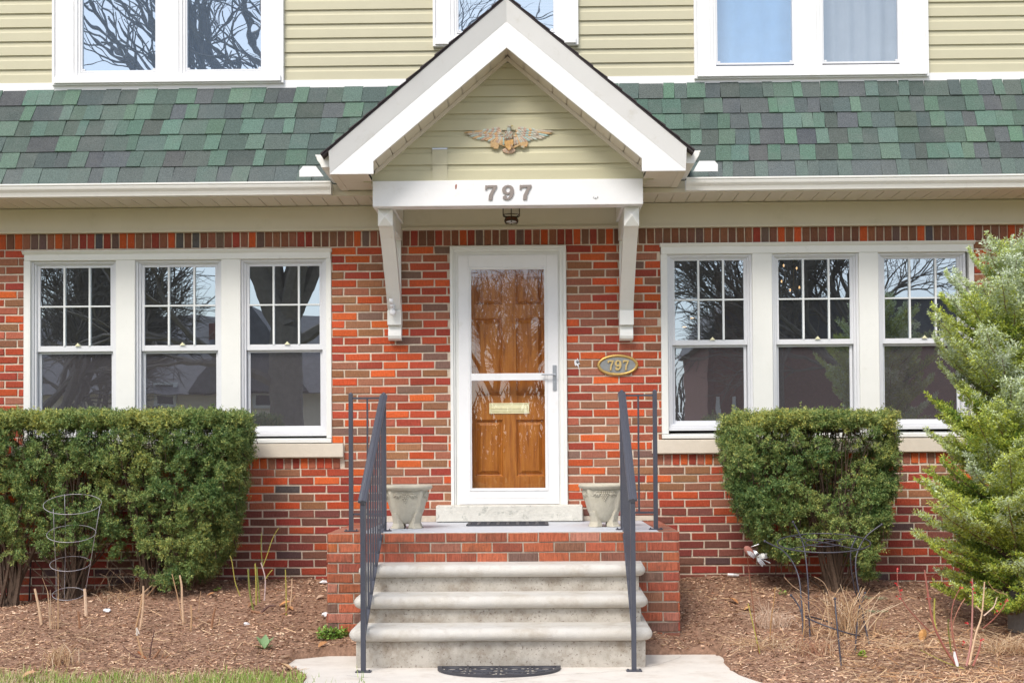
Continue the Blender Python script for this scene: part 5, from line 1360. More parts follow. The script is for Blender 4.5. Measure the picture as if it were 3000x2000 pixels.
# ---------------------------------------------------------------- bird-like ornament of stone and forks
def O_(x, y): return (2160 + x / 13.07, 1560 + y / 13.07)
def ornament():
    ft = bedpt(2224, 1915); Y = -1.6; Y0 = -1.45
    t = thing('fork_ornament', 'garden ornament of a red stone with bent forks on a rusty rod', 'garden ornament', ft)
    k = (10.8 + Y0) / FPX / 13.07
    c = Vector(at(*O_(450, 720), Y0)); a = math.radians(-50)
    m = MB(); rings = []
    ax = Vector((math.cos(a), 0, math.sin(a))); bx_ = Vector((-math.sin(a), 0, math.cos(a)))
    for i in range(9):
        th = math.pi * (i + .35) / 8.7; r = math.sin(th)
        w = .92 + .12 * math.cos(th)
        rings.append([c - ax * 255 * k * math.cos(th) + bx_ * (170 * k * r * w * math.cos(f)) + Vector((0, .9 * 170 * k * r * math.sin(f), 0)) for f in np.linspace(0, 2 * math.pi, 13)[:-1]])
    m.loft(rings); m.build('stone_body', 'rock', t, smooth=True)
    m = MB(); m.tube(smooth_path([at(*O_(385, 895), Y0), at(2196, 1690, Y0 - .03), at(2205, 1760, (Y0 + ft.y) / 2), at(2215, 1850, ft.y + .05), ft - Vector((0, 0, .03))]), .0032, 6); m.build('rod', 'rust', t)
    m = MB(); m.tube([at(*O_(440, 930), Y0 + .02), at(*O_(710, 1190), Y0 + .02)], .002, 5); m.build('tail_wire', 'rust', t)
    def fork(p0, p1, wid, off, nm='fork'):
        a_ = Vector(at(*O_(*p0), Y0 - off)); b_ = Vector(at(*O_(*p1), Y0 - off - .01)); d = b_ - a_; L_ = d.length; d.normalize(); s_ = Vector((-d.z, 0, d.x)); w = wid * k / 2
        m = MB()
        nk = [(0, .12), (.08, .16), (.16, .55), (.28, .95), (.42, 1.0)]
        f_ = [a_ + d * L_ * u + s_ * w * v for u, v in nk]; g_ = [a_ + d * L_ * u - s_ * w * v for u, v in nk]
        n = len(nk)
        y_ = Vector((0, .003, 0))
        m.add(f_ + g_ + [p + y_ for p in f_] + [p + y_ for p in g_], [(i, i + 1, n + i + 1, n + i) for i in range(n - 1)] + [(2 * n + i, 3 * n + i, 3 * n + i + 1, 2 * n + i + 1) for i in range(n - 1)] + [(i, 2 * n + i, 2 * n + i + 1, i + 1) for i in range(n - 1)] + [(n + i, n + i + 1, 3 * n + i + 1, 3 * n + i) for i in range(n - 1)])
        for j in range(4):
            o_ = (-.84 + j * .56) * w
            m.tube([a_ + d * L_ * .40 + s_ * o_, a_ + d * L_ * .7 + s_ * o_ + Vector((0, -.003, 0)), a_ + d * L_ * (.97 - .03 * (j % 3)) + s_ * o_], [.0026, .0024, .0016], 5)
        m.build(nm, 'steel', t)
    fork((365, 690), (690, 940), 150, .045); fork((600, 660), (790, 830), 110, -.01); fork((760, 890), (1160, 880), 175, .02); fork((745, 930), (1030, 1270), 150, .02)
    for p0, p1 in (((520, 540), (840, 430)), ((830, 950), (1275, 1165))):
        m = MB(); a_, b_ = Vector(at(*O_(*p0), Y0)), Vector(at(*O_(*p1), Y0)); m.tube([a_, a_ * .6 + b_ * .4, a_ * .1 + b_ * .9, b_], [.0028, .004, .0056, .0035], 6); m.build('fork_handle', 'steel', t, smooth=True)
ornament()

# ---------------------------------------------------------------- bare stems and small plants
def q0(x, y): return q(0, 2, x, y)
def q2(x, y): return q(2, 2, x, y)
def stick(name, label, cat, pts, qf, r0, r1, col, group=None, n=6):
    """a cut stem given by picture points from foot to tip, standing in the bed"""
    ft = bedpt(*qf(*pts[0])); P_ = [ft - Vector((0, 0, .02))] + [Vector(at(*qf(*p), ft.y)) for p in pts[1:]]
    P_ = smooth_path(P_, 4) if len(P_) > 2 else P_
    m = MB(); m.tube(P_, list(np.linspace(r0, r1, len(P_))), n, col); o = m.build(name, 'stem', None, org=ft)
    return tag(o, label, cat, group)
PALE, TAN, BRN, DK = (.62, .43, .28), (.50, .31, .17), (.30, .15, .08), (.12, .06, .05)
stick('cut_stem', 'short pale cut stem near the left edge of the bed', 'cut stem', [(288, 1165), (270, 1060), (240, 918)], q0, .010, .008, PALE, 'cut dry stems in the left bed')
stick('cut_stem', 'thick pale cut stem standing at the foot of the wire cage', 'cut stem', [(595, 1108), (590, 1010), (584, 918)], q0, .013, .010, (.66, .48, .34), 'cut dry stems in the left bed')
stick('cut_stem', 'small split brown stub below the wire cage', 'cut stem', [(552, 1192), (545, 1130), (538, 1075)], q0, .010, .006, BRN, 'cut dry stems in the left bed')
stick('cut_stem', 'tall peeling stem at the middle of the left bed, right one of a crossing pair', 'cut stem', [(962, 1198), (985, 1060), (988, 900)], q0, .009, .006, PALE, 'cut dry stems in the left bed')
stick('cut_stem', 'curved brown stem, left one of a crossing pair in the left bed', 'cut stem', [(932, 1180), (958, 1100), (975, 1010), (980, 960)], q0, .007, .005, TAN, 'cut dry stems in the left bed')
stick('cut_stem', 'tall splintered tan stem under the right end of the hedge', 'cut stem', [(1266, 1160), (1255, 1000), (1252, 900), (1238, 825)], q0, .009, .006, PALE, 'cut dry stems in the left bed')
stick('cut_stem', 'thin leaning cane beside the splintered stem under the hedge end', 'cut stem', [(1258, 1130), (1225, 980), (1185, 815)], q0, .004, .003, TAN, 'cut dry stems in the left bed')
stick('cut_stem', 'short brown stem between the splintered stem and the dark stub', 'cut stem', [(1313, 1212), (1320, 1120), (1316, 1032)], q0, .007, .006, TAN, 'cut dry stems in the left bed')
stick('cut_stem', 'dark leaning stub right of the short brown stem', 'cut stem', [(1453, 1198), (1468, 1120), (1483, 1052)], q0, .010, .007, BRN, 'cut dry stems in the left bed')
stick('cut_stem', 'very thin upright twig before the dark leaning stub', 'cut stem', [(1368, 1085), (1375, 1000), (1384, 935)], q0, .003, .002, TAN, 'cut dry stems in the left bed')
stick('bent_stalk', 'pale dead stalk bent in an arch below the end of the hedge', 'stalk', [(945, 975), (1040, 900), (1110, 830), (1160, 808)], q0, .006, .004, PALE)
stick('bent_stalk', 'second pale dead stalk crossing beneath the arched one', 'stalk', [(1000, 968), (1080, 890), (1140, 812)], q0, .005, .004, TAN)
stick('black_hose', 'short black hose standing against the brick at the far left', 'hose', [(200, 955), (208, 840), (215, 720), (240, 600), (250, 540)], q0, .006, .006, (.015, .015, .02))

def bush(name, label, cat, base, qf, canes, cat_cols, yspread=.0, extra=None):
    ft = bedpt(*qf(*base)); t = thing(name, label, cat, ft)
    for i, (pts, r0, r1, col) in enumerate(canes):
        y_ = ft.y + (rnd.uniform(-yspread, yspread) if yspread else 0)
        P_ = [Vector(at(*qf(*p), ft.y + (y_ - ft.y) * min(1, j / 2))) for j, p in enumerate(pts)]
        m = MB(); sp_ = smooth_path(P_, 4) if len(P_) > 2 else P_; m.tube(sp_, list(np.linspace(r0, r1, len(sp_))), 6, col)
        # thorns
        for k in range(int(len(sp_) * 1.2)):
            a = rnd.choice(sp_[1:]) if len(sp_) > 1 else sp_[0]; s_ = rnd.choice((-1, 1)); m.tube([a, a + Vector((s_ * .009, -.004, .006))], [.0018, .0004], 4, col)
        m.build('cane', 'stem', t)
    return t, ft
GRN, GY, RED, GREY = (.20, .22, .05), (.38, .34, .07), (.42, .10, .08), (.42, .33, .30)
t, ft = bush('rose_bush', 'pruned rose bush with green and yellow canes left of the stoop', 'rose bush', (1800, 1085), q0, [
    ([(1750, 1080), (1722, 950), (1710, 785)], .0075, .006, GRN), ([(1765, 1030), (1765, 880), (1758, 745)], .006, .005, GY), ([(1790, 1010), (1780, 900), (1770, 770)], .0055, .005, GRN),
    ([(1655, 970), (1620, 870), (1600, 740), (1585, 690)], .004, .0025, GY), ([(1822, 1000), (1828, 850), (1798, 740)], .0055, .004, (.55, .42, .40)), ([(1812, 765), (1850, 660), (1880, 570), (1922, 498)], .0035, .002, GY),
    ([(1808, 750), (1800, 640), (1802, 535)], .0035, .002, GRN), ([(1825, 860), (1850, 820), (1878, 788)], .004, .003, GY), ([(1972, 1100), (1972, 950), (1967, 785)], .0055, .004, GY),
    ([(2000, 1040), (2010, 940), (2012, 850)], .005, .004, PALE), ([(1985, 1040), (2020, 990), (2035, 965)], .004, .003, TAN), ([(1800, 1085), (1850, 1040), (1900, 1035)], .011, .006, DK), ([(1870, 1105), (1960, 1090), (1990, 1040)], .010, .006, BRN), ([(1730, 1070), (1790, 1085), (1830, 1090)], .012, .010, BRN)], None)
t, ft = bush('dead_perennial', 'clump of broken dark stems at the front of the left bed', 'dead plant', (1000, 1400), q0, [
    ([(990, 1405), (960, 1300), (935, 1195)], .009, .004, TAN), ([(1030, 1405), (1045, 1290), (1065, 1205)], .006, .003, DK), ([(1045, 1415), (1080, 1370), (1105, 1335)], .010, .006, BRN), ([(960, 1395), (900, 1360), (845, 1310)], .005, .002, DK),
    ([(1010, 1410), (985, 1380), (950, 1350)], .008, .006, (.38, .14, .06)), ([(1100, 1400), (1140, 1395), (1180, 1360)], .006, .004, BRN), ([(1060, 1420), (1110, 1405), (1125, 1370)], .008, .005, BRN), ([(945, 1240), (940, 1190), (960, 1230)], .006, .004, (.68, .62, .55))], None)
def tuft(name, label, cat, base, qf, n, hx, hh, cols, r=.002, lean=0, arch=.3, wide=.05):
    ft = bedpt(*qf(*base)); m = MB()
    for i in range(n):
        a = rnd.gauss(0, 1) * hx + lean; b = ft + Vector((rnd.gauss(0, wide), rnd.gauss(0, wide * .6), -.01)); h = hh * rnd.uniform(.4, 1.05); dy = rnd.gauss(0, hx * .6)
        m.tube([b, b + Vector((a * .4, dy * .4, h * .6)), b + Vector((a, dy, h * (1 - arch * rnd.random())))], [r, r * .8, r * .4], 4, rnd.choice(cols))
    o = m.build(name, 'stem', None, org=ft); return tag(o, label, cat)
TN = [(.60, .42, .25), (.50, .33, .19), (.68, .52, .36), (.40, .24, .13)]
tuft('dried_clump', 'clump of brown dried stems at the lower left of the left bed', 'dead plant', (415, 1440), q0, 46, .06, .17, TN, .0035, wide=.05)
tuft('stalk_clump', 'thin tan stalks rising at the left foot of the wire cage', 'stalks', (385, 1200), q0, 7, .025, .46, TN, .003, lean=-.02, wide=.02)
tuft('dried_clump', 'wispy pale tuft under the hedge, between the cage and the crossing stems', 'dead plant', (790, 1010), q0, 22, .09, .14, TN, .002, wide=.06)
tuft('dried_grass_tuft', 'pale fluffy tuft of dead grass just right of the fork ornament', 'grass tuft', (610, 1190), q2, 150, .085, .22, [(.68, .50, .38), (.60, .42, .30), (.72, .58, .46)], .0016, arch=.9, wide=.05)
tuft('dried_perennial', 'stiff fan of cut straw stems inside the black ring supports', 'dead plant', (1120, 1235), q2, 95, .13, .36, TN, .0034, lean=.02, arch=.15, wide=.085)
tuft('dried_perennial', 'low brown dead stems at the foot of the short ring support', 'dead plant', (900, 1370), q2, 60, .11, .17, [(.35, .17, .10), (.48, .30, .18), (.58, .42, .28)], .0022, wide=.09)
tuft('dried_grass_tuft', 'flat tangle of straw in front of the right shrub, near the path', 'grass tuft', (620, 1330), q2, 60, .14, .13, TN, .0018, wide=.12)
tuft('dried_grass_tuft', 'tangle of dry grass at the lower right corner', 'grass tuft', (2230, 1360), q2, 110, .16, .16, TN, .0022, wide=.10)
tuft('dried_grass_tuft', 'dry grass tangle left of the red-caned rose bush', 'grass tuft', (1500, 1330), q2, 60, .13, .10, TN, .0018, wide=.12)
R2 = (.34, .12, .09); R3 = (.50, .07, .06)
t, ft = bush('rose_bush', 'rose bush with red-tinged thorny canes at the lower right', 'rose bush', (1960, 1480), q2, [
    ([(1880, 1440), (1790, 1300), (1725, 1150), (1690, 950), (1667, 790)], .008, .005, R2), ([(1870, 1430), (1770, 1270), (1735, 1130), (1737, 985)], .007, .005, GY), ([(1700, 1210), (1620, 1130), (1520, 1010), (1485, 900), (1478, 790)], .004, .002, R2),
    ([(1955, 1450), (1985, 1300), (1995, 1120), (1998, 950), (1995, 850)], .0075, .004, (.42, .20, .17)), ([(1975, 1440), (2020, 1230), (2060, 1100), (2080, 870)], .0075, .004, PALE), ([(2070, 1190), (2140, 1130), (2200, 1060), (2240, 985)], .004, .002, R2),
    ([(2075, 1105), (2110, 1075), (2145, 1040), (2165, 980)], .0045, .003, (.62, .46, .36)), ([(2060, 1075), (2020, 1035)], .005, .004, PALE), ([(1900, 1420), (1860, 1250), (1850, 1120), (1870, 1000), (1920, 900)], .004, .002, R2), ([(1880, 1330), (1860, 1180), (1900, 1060), (1945, 985)], .004, .002, (.45, .2, .14)),
    ([(2000, 1450), (2040, 1350), (2060, 1260)], .007, .004, R2), ([(1940, 1470), (1800, 1420), (1640, 1340)], .004, .002, GY), ([(1970, 1470), (2060, 1500), (2110, 1490)], .006, .003, DK), ([(1850, 1350), (1830, 1200), (1830, 1130)], .005, .003, GRN), ([(2105, 870), (2150, 930), (2240, 960)], .002, .0015, TAN)], None, yspread=.10)
m = MB()
for (x, y_) in ((1478, 795), (1470, 880), (1510, 950), (1490, 985), (1918, 905), (1995, 880), (2008, 935), (2230, 1000), (2205, 1030), (2165, 1080), (1955, 1160), (1690, 985), (1935, 1285), (2060, 1280)):
    for k in range(3):
        p = Vector(at(*q2(x + rnd.uniform(-8, 8), y_ + rnd.uniform(-15, 15)), ft.y)); a = rnd.uniform(0, 6.28); d = Vector((math.cos(a), .2, math.sin(a))) * .016; s_ = Vector((-d.z, .01, d.x)) * .35
        m.add([p, p + d * .5 + s_, p + d, p + d * .5 - s_], [(0, 1, 2, 3)], (.50, .03, .03))
m.build('bud_leaves', 'leaf', t)
m = MB(); p = Vector(at(*q2(1886, 1405), ft.y - .12)); m.loft([[p + Vector((a, y_, b)) for a, b in ((-.016, .05), (-.006, .048), (.014, -.03), (.012, -.045), (-.002, -.04), (-.018, .02))] for y_ in (0, .0015)]); o = m.build('plant_tag', 'plastic', None, org=p); tag(o, 'white plastic plant tag leaning in the red-caned rose bush', 'plant tag')
stick('bare_cane', 'thin thorny cane with orange buds beside the fork ornament', 'cane', [(600, 1275), (610, 1130), (630, 1000), (638, 905)], q2, .0035, .0025, (.40, .22, .08))
stick('bare_cane', 'yellowish cane in front of the rod of the fork ornament', 'cane', [(535, 1365), (500, 1230), (470, 1100), (450, 1020)], q2, .0045, .003, GY)
stick('bare_cane', 'brown cane rising beside the left leg of the tall ring support', 'cane', [(815, 1340), (835, 1200), (838, 1090), (830, 1010)], q2, .004, .003, (.45, .26, .10))
stick('bare_cane', 'long pale twig leaning across the bed behind the ring supports', 'cane', [(960, 1010), (840, 950), (760, 900), (700, 838)], q2, .0025, .002, PALE)
stick('bare_cane', 'pale forked twig left of the shrub trunk', 'cane', [(1040, 1040), (1000, 930), (965, 870), (905, 835)], q2, .003, .002, PALE)
# leafy weeds
def leafy(name, label, cat, base, qf, n, size, spread, cols, up=.3, asp=.5):
    ft = bedpt(*qf(*base)); Vs, Cs = [], []
    for i in range(n):
        r = spread * math.sqrt(rnd.random()); a = rnd.uniform(0, 6.28); p = ft + Vector((r * math.cos(a), r * .7 * math.sin(a), rnd.uniform(0, up) * size * 2 + .005)); a2 = rnd.uniform(0, 6.28); el = rnd.uniform(0, 1.0)
        d = Vector((math.cos(a2) * math.cos(el), math.sin(a2) * math.cos(el), math.sin(el))) * size * rnd.uniform(.6, 1.2); s_ = d.cross(Vector((rnd.gauss(0, .4), rnd.gauss(0, .4), 1))).normalized() * d.length * asp * .5
        md = p + d * .5 - Vector((0, 0, size * .1)); Vs.append([p, md - s_, p + d, md + s_]); k = rnd.uniform(.7, 1.25); c = rnd.choice(cols); Cs.append([v * k for v in c])
    o = quads(name, np.array([[tuple(p) for p in v] for v in Vs]), np.array(Cs), 'leaf', None, tuple(ft)); return tag(o, label, cat)
G1 = [(.13, .26, .03), (.20, .34, .05), (.28, .40, .08)]
leafy('green_weed', 'bright green leafy ground cover at the left foot of the stoop', 'weed', (2290, 1270), q0, 420, .028, .11, G1, 1.4, .75)
leafy('green_weed', 'small green seedling in the left bed behind the cut stems', 'weed', (1500, 940), q0, 24, .022, .025, G1, .6, .6)
leafy('green_weed', 'tiny green plant before the short ring support', 'weed', (1235, 1395), q2, 60, .022, .03, [(.30, .45, .04), (.22, .36, .04)], .9, .6)
leafy('green_weed', 'small green weed behind the fork ornament', 'weed', (690, 965), q2, 22, .024, .02, G1, .6, .5)
leafy('green_weed', 'rounded green leaves at the foot of the hedge inside the wire cage', 'weed', (485, 935), q0, 22, .040, .045, [(.16, .40, .04), (.11, .30, .03)], 1.6, .8)
def bigleaf(base, qf, label, L_, W_, ang, col, name='leaf', cat='leaf', el=.5, curl=.25):
    ft = bedpt(*qf(*base)); d = Vector((math.cos(ang) * math.cos(el), math.sin(ang) * math.cos(el), math.sin(el))); s_ = Vector((-math.sin(ang), math.cos(ang), .2)).normalized(); up = d.cross(s_); up = -up if up.z < 0 else up
    m = MB(); n = 6; rows = []
    for i in range(n + 1):
        f = i / n; w = W_ * math.sin(math.pi * min(.97, max(.05, f))) ** .8 / 2; c = ft + Vector((0, 0, .008)) + d * L_ * f - up * curl * L_ * f * f * .6
        rows.append([c - s_ * w + up * w * .45, c, c + s_ * w + up * w * .45])
    m.loft(rows, caps=False, closed=False, col=col); o = m.build(name, 'leaf', None, smooth=True, org=ft); return tag(o, label, cat)
DRY = (.52, .26, .12)
t = thing('tulip_leaves', 'broad grey-green leaves sprouting before the rose bush left of the stoop', 'plant', bedpt(*q0(1830, 1330)))
for a, L_, W_, e_ in ((.3, .10, .05, .9), (2.6, .11, .055, .8), (1.6, .10, .06, 1.2), (5.6, .09, .035, .35), (3.6, .08, .03, .3)):
    ft = bedpt(*q0(1825, 1335)); d = Vector((math.cos(a) * math.cos(e_), math.sin(a) * math.cos(e_), math.sin(e_))); s_ = Vector((-math.sin(a), math.cos(a), .1)).normalized(); up = d.cross(s_); up = -up if up.z < 0 else up
    rows = []
    for i in range(7):
        f = i / 6; w = W_ * math.sin(math.pi * min(.96, max(.08, f))) / 2; c = ft + d * L_ * f; rows.append([c - s_ * w + up * w * .4, c, c + s_ * w + up * w * .4])
    m = MB(); m.loft(rows, caps=False, closed=False, col=(.20, .32, .14)); m.build('leaf', 'leaf', t, smooth=True)
for b_, f_, lab, L_, W_, a, c in (((1925, 1045), q0, 'orange dry leaf at the foot of the left rose bush', .09, .05, .2, (.62, .30, .12)), ((2015, 1075), q0, 'curled dry leaf right of the left rose bush', .08, .05, 2.4, DRY), ((1710, 1055), q0, 'curled brown leaf left of the left rose bush', .07, .04, 1.0, BRN),
    ((2180, 1000), q0, 'pale dry leaf before the left side of the stoop', .07, .045, .5, (.50, .34, .24)), ((2010, 1490), q0, 'crumpled dry leaf at the corner of the path and lawn', .11, .06, 2.7, (.56, .36, .20)), ((1430, 975), q0, 'small reddish leaf behind the dark stub', .06, .035, .3, DRY),
    ((380, 1030), q2, 'curled brown oak leaf behind the fork ornament', .11, .05, 2.2, (.45, .20, .08)), ((425, 1075), q2, 'small tan leaf touching the curled oak leaf', .06, .03, .4, (.58, .32, .13)), ((2195, 1330), q0, 'brown leaf under the green ground cover by the stoop', .08, .05, .8, (.42, .20, .08)),
    ((2210, 1310), q2, 'pale leaf at the lower right corner', .06, .04, .5, (.62, .48, .36)), ((2190, 1325), q2, 'dry leaf by the right end of the steps', .05, .03, 1.5, DRY), ((150, 1545), q0, 'dry leaf on the lawn at the lower left corner', .09, .05, .6, (.52, .30, .16))):
    bigleaf(b_, f_, lab, L_, W_, a, c, 'dry_leaf', 'leaf')
ft = bedpt(*q2(1640, 1280)); m = MB(); c0 = Vector(at(*q2(1655, 1240), ft.y)); 
rows = [[c0 + Vector((-.025 * w - .002, 0, z_)), c0 + Vector((0, -.012, z_)), c0 + Vector((.025 * w, .004, z_ + .01))] for w, z_ in ((.3, .04), (1, .02), (1.1, -.005), (.8, -.03), (.1, -.045))]
m.loft(rows, caps=False, closed=False, col=(.55, .28, .09)); m.tube([c0 + Vector((.03, 0, .06)), c0 + Vector((0, 0, .02)), c0 + Vector((-.01, -.01, -.06))], .0015, 4, BRN); o = m.build('dry_leaf', 'leaf', None, org=ft); tag(o, 'orange hanging leaf left of the red-caned rose bush', 'leaf')
for b_, f_, lab, s_ in (((2232, 885), q0, 'crumpled white wrapper beside the left side of the stoop', .035), ((2240, 1105), q0, 'small crumpled pale litter at the left foot of the stoop', .03), ((1700, 1168), q0, 'white pebble in the middle of the left bed', .022), ((735, 1080), q0, 'cluster of pale pebble bits below the hedge', .03)):
    ft = bedpt(*f_(*b_)); m = MB(); m.ball(ft + Vector((0, 0, s_ * .3)), s_, 8, (1, .8, .45))
    m.v = [(x + rnd.gauss(0, s_ * .13), y + rnd.gauss(0, s_ * .13), z + rnd.gauss(0, s_ * .13)) for x, y, z in m.v]; o = m.build('litter', 'plastic', None, org=ft); tag(o, lab, 'litter')
ft = bedpt(*q2(348, 840)); m = MB(); m.tube([ft + Vector((-.045, 0, .02)), ft + Vector((.0, -.01, .018)), ft + Vector((.045, 0, .012))], [.012, .013, .010], 7, (.8, .8, .8)); o = m.build('litter', 'plastic', None, org=ft); tag(o, 'white plastic tube lying against the right wall', 'litter')
for nm_, xx, yy, lab, col in (('evergreen_cutting', 1300, 1000, 'dropped fir twig lying behind the ring supports', 0), ('evergreen_cutting', 1310, 1090, 'second dropped fir twig, nearer the ring supports', 1)):
    ft = bedpt(*q2(xx, yy)); a = Vector((-.12, .0, .015)); b = Vector((.12, -.01 + .03 * col, .01)); tws = [(ft + a, ft + b, Vector((0, 0, 1)), .6)] + [(ft + a.lerp(b, f), ft + a.lerp(b, f) + Vector((.05, s_ * .04, .01)), Vector((0, 0, 1)), .6) for f in (.2, .45, .7) for s_ in (-1, 1)]
    V, C = needles_from_twigs(tws, 400, (.012, .018), (.003, .004), .6, [(.20, .28, .12), (.38, .45, .32)], np.random.default_rng(5 + col), flat=.8)
    o = quads(nm_, V, C, 'fir', None, tuple(ft)); tag(o, lab, 'cutting')
# fine bare runners around the foot of the hedges
for (bpx, lab, x0, n) in ((q0, 'tangle of fine bare runners under the left hedge', 700, 70), (q2, 'fine bare twigs under the fir', 2050, 50)):
    m = MB(); ft0 = bedpt(*bpx(x0, 930))
    for i in range(n):
        b = bedpt(*bpx(x0 + rnd.gauss(0, 330 if bpx is q0 else 170), 930 + rnd.uniform(-20, 40))); a = rnd.gauss(0, .09)
        m.tube(smooth_path([b, b + Vector((a * .4, rnd.uniform(-.05, .05), rnd.uniform(.05, .14))), b + Vector((a * 1.3, rnd.uniform(-.08, .08), rnd.uniform(.06, .24)))], 3), .0014, 3, rnd.choice([(.25, .15, .09), (.40, .27, .17), (.16, .09, .06)]))
    o = m.build('bare_runners', 'stem', None, org=ft0); struct(o, 'stuff', lab, 'runners')

# ================================================================ WHAT THE WINDOWS REFLECT (across the lawn and the street)
GL = .075
def mir(px, py, d):      # the place whose mirror image stands at distance d behind the glass
    p = at(px, py, d); return Vector((float(p[0]), 2 * GL - d, float(p[2])))
def bare_tree(label, base, h, r, seed, spread=.55, levels=6, lean=(0, 0), first=None, dens=3):
    R = random.Random(seed); t = thing('bare_tree', label, 'tree', base); tr, br = MB(), MB()
    def grow(p, d, L_, r_, lv):
        n = 3; pts = [p]; q_ = p; dd = d
        for i in range(n):
            dd = (dd + Vector((R.gauss(0, .10), R.gauss(0, .10), R.gauss(.03, .06)))).normalized(); q_ = q_ + dd * L_ / n; pts.append(q_)
        (tr if lv >= levels - 1 else br).tube(pts, list(np.linspace(r_, r_ * .68, n + 1)), 8 if lv >= levels - 1 else (5 if lv > 2 else 3))
        if lv <= 0: return
        k = dens if lv < levels else 3
        for i in range(k):
            a = R.uniform(0, 6.28); o_ = dd.orthogonal().normalized(); o_.rotate(Matrix.Rotation(a, 3, dd)); s_ = R.uniform(.35, 1.0) * spread * (1.25 if lv < 3 else 1)
            nd = (dd + o_ * s_ * 1.3).normalized(); st = pts[-1] if i < 2 else pts[-2]
            grow(st, nd, L_ * R.uniform(.62, .86), r_ * R.uniform(.5, .68), lv - 1)
    if first:
        for (p0, p1, r0, r1) in first:
            tr.tube(smooth_path(p0, 4), list(np.linspace(r0, r1, len(smooth_path(p0, 4)))), 10)
            dd = (Vector(p0[-1]) - Vector(p0[-2])).normalized()
            for k in range(3): 
                o_ = dd.orthogonal().normalized(); o_.rotate(Matrix.Rotation(k * 2.1, 3, dd)); grow(Vector(p0[-1]), (dd + o_ * .35).normalized(), h, r1 * .7, levels - 1)
            for f in (.55, .8): 
                c = Vector(smooth_path(p0, 4)[int(f * (len(smooth_path(p0, 4)) - 1))]); a = R.uniform(0, 6.28); grow(c, Vector((math.cos(a), .3 * math.sin(a), .5)).normalized(), h * .7, r1 * .4, levels - 2)
    else: grow(Vector(base), Vector((lean[0], lean[1], 1)).normalized(), h, r, levels)
    tr.build('trunk', 'treebark', t); br.build('branches', 'treebark', t)
    return t
dT = 14.5
b0_ = mir(835, 1560, dT); b0_.z = -.03
fk = mir(838, 960, dT)
bare_tree('big forked street tree, mirrored in the window left of the door', b0_, 2.3, .3, 4, .6, 6, first=[
    ([b0_ - Vector((0, 0, .1)), mir(838, 1250, dT), mir(836, 1060, dT), fk], None, .36, .30),
    ([fk, mir(790, 860, dT), mir(752, 760, dT), mir(700, 600, dT)], None, .30, .17),
    ([fk, mir(880, 890, dT), mir(925, 780, dT), mir(965, 640, dT)], None, .17, .11)])
for px_, d_, h_, sd_, lab in ((160, 21, 2.6, 31, 'dense bare tree mirrored in the far left pane'), (20, 22, 2.4, 32, 'bare tree mirrored at the left edge of the far left pane'), (330, 25, 2.2, 33, 'bare tree mirrored between the left panes'), (2340, 24, 3.1, 34, 'bare tree mirrored above the dark house in the middle right pane'), (2680, 22, 3.0, 35, 'bare tree mirrored in the far right pane'), (1530, 24, 2.1, 36, 'bare tree mirrored in the storm door'), (2235, 34, 2.3, 37, 'distant bare tree mirrored in the first right pane')):
    b = mir(px_, 1500, d_); b.z = -.03; bare_tree(lab, b, h_, .17, sd_, .62, 6, dens=4)
# house across, mirrored in the left window
def far_house(label, cat_loc, build):
    t = thing('far_house', label, 'house', cat_loc); build(t); return t
dH = 30
def hb(t):
    a, b = mir(400, 1030, dH), mir(960, 1300, dH)
    x0, x1 = a.x - 4, mir(975, 1100, dH).x; ze_, zr2 = mir(600, 1150, dH).z, mir(600, 1000, dH).z; y = a.y
    m = MB(); m.box(x0, x1, y - 7, y, -.05, ze_); m.build('wall', 'stucco', t)
    m = MB(); m.pyz([(y + .4, ze_ - .05), (y - 7.4, ze_ - .05), (y - 3.5, zr2 + 1.2)], x0 - .3, x1 + .3); m.build('roof', 'slate', t)
    gx_ = mir(660, 1000, dH - .5).x; za_ = mir(640, 930, dH - .5).z
    m = MB(); m.pxz([(gx_ - 1.2, ze_), (gx_ + 2.6, ze_), (gx_ + .8, za_ + .4)], y - 3, y + .5); m.build('gable', 'slate', t)
    cx = mir(600, 950, dH).x; m = MB(); m.box(cx - .42, cx + .42, y - 3, y - 2.2, ze_, mir(600, 925, dH).z); m.box(cx - .14, cx + .14, y - 2.8, y - 2.5, mir(600, 925, dH).z + .001, mir(600, 905, dH).z); m.build('chimney', 'farbrick', t)
    for pxx in (485, 778):
        c = mir(pxx, 1155, dH); m = MB(); frame(m, c.x - .38, c.x + .38, c.z - .42, c.z + .38, .09, y + .02, y + .1); m.box(c.x - .3, c.x + .3, y + .03, y + .09, c.z - .03, c.z + .02); f = m.build('window', 'white', t)
        m = MB(); m.box(c.x - .29, c.x + .29, y + .005, y + .03, c.z - .33, c.z + .29); m.build('pane', 'wire_dark', f)
far_house('cream stucco house with dark roof and chimney, mirrored in the left window', mir(600, 1330, dH), hb)
dB = 26
def bb(t):
    y = mir(2300, 1000, dB).y; x0 = mir(2075, 1100, dB).x; x1 = mir(3100, 1100, dB).x; zt = mir(2300, 882, dB).z; xa = mir(2112, 880, dB).x
    m = MB(); m.box(x0, x1, y - 6, y, -.05, mir(2300, 1010, dB).z); m.build('wall', 'farbrick', t)
    m = MB(); z0 = mir(2300, 1010, dB).z; m.pxz([(x0 - .2, z0), (x1, z0), (x1, zt), (xa + .1, zt)], y - 6, y + .3); m.build('roof', 'slate', t)
    for pxx in (2105, 2150, 2185):
        c = mir(pxx, 1150, dB); m = MB(); m.box(c.x - .05, c.x + .05, y + .01, y + .1, 1.0, 3.0); m.build('downpipe', 'white', t)
far_house('dark brick house mirrored in the window right of the door', mir(2300, 1330, dB), bb)
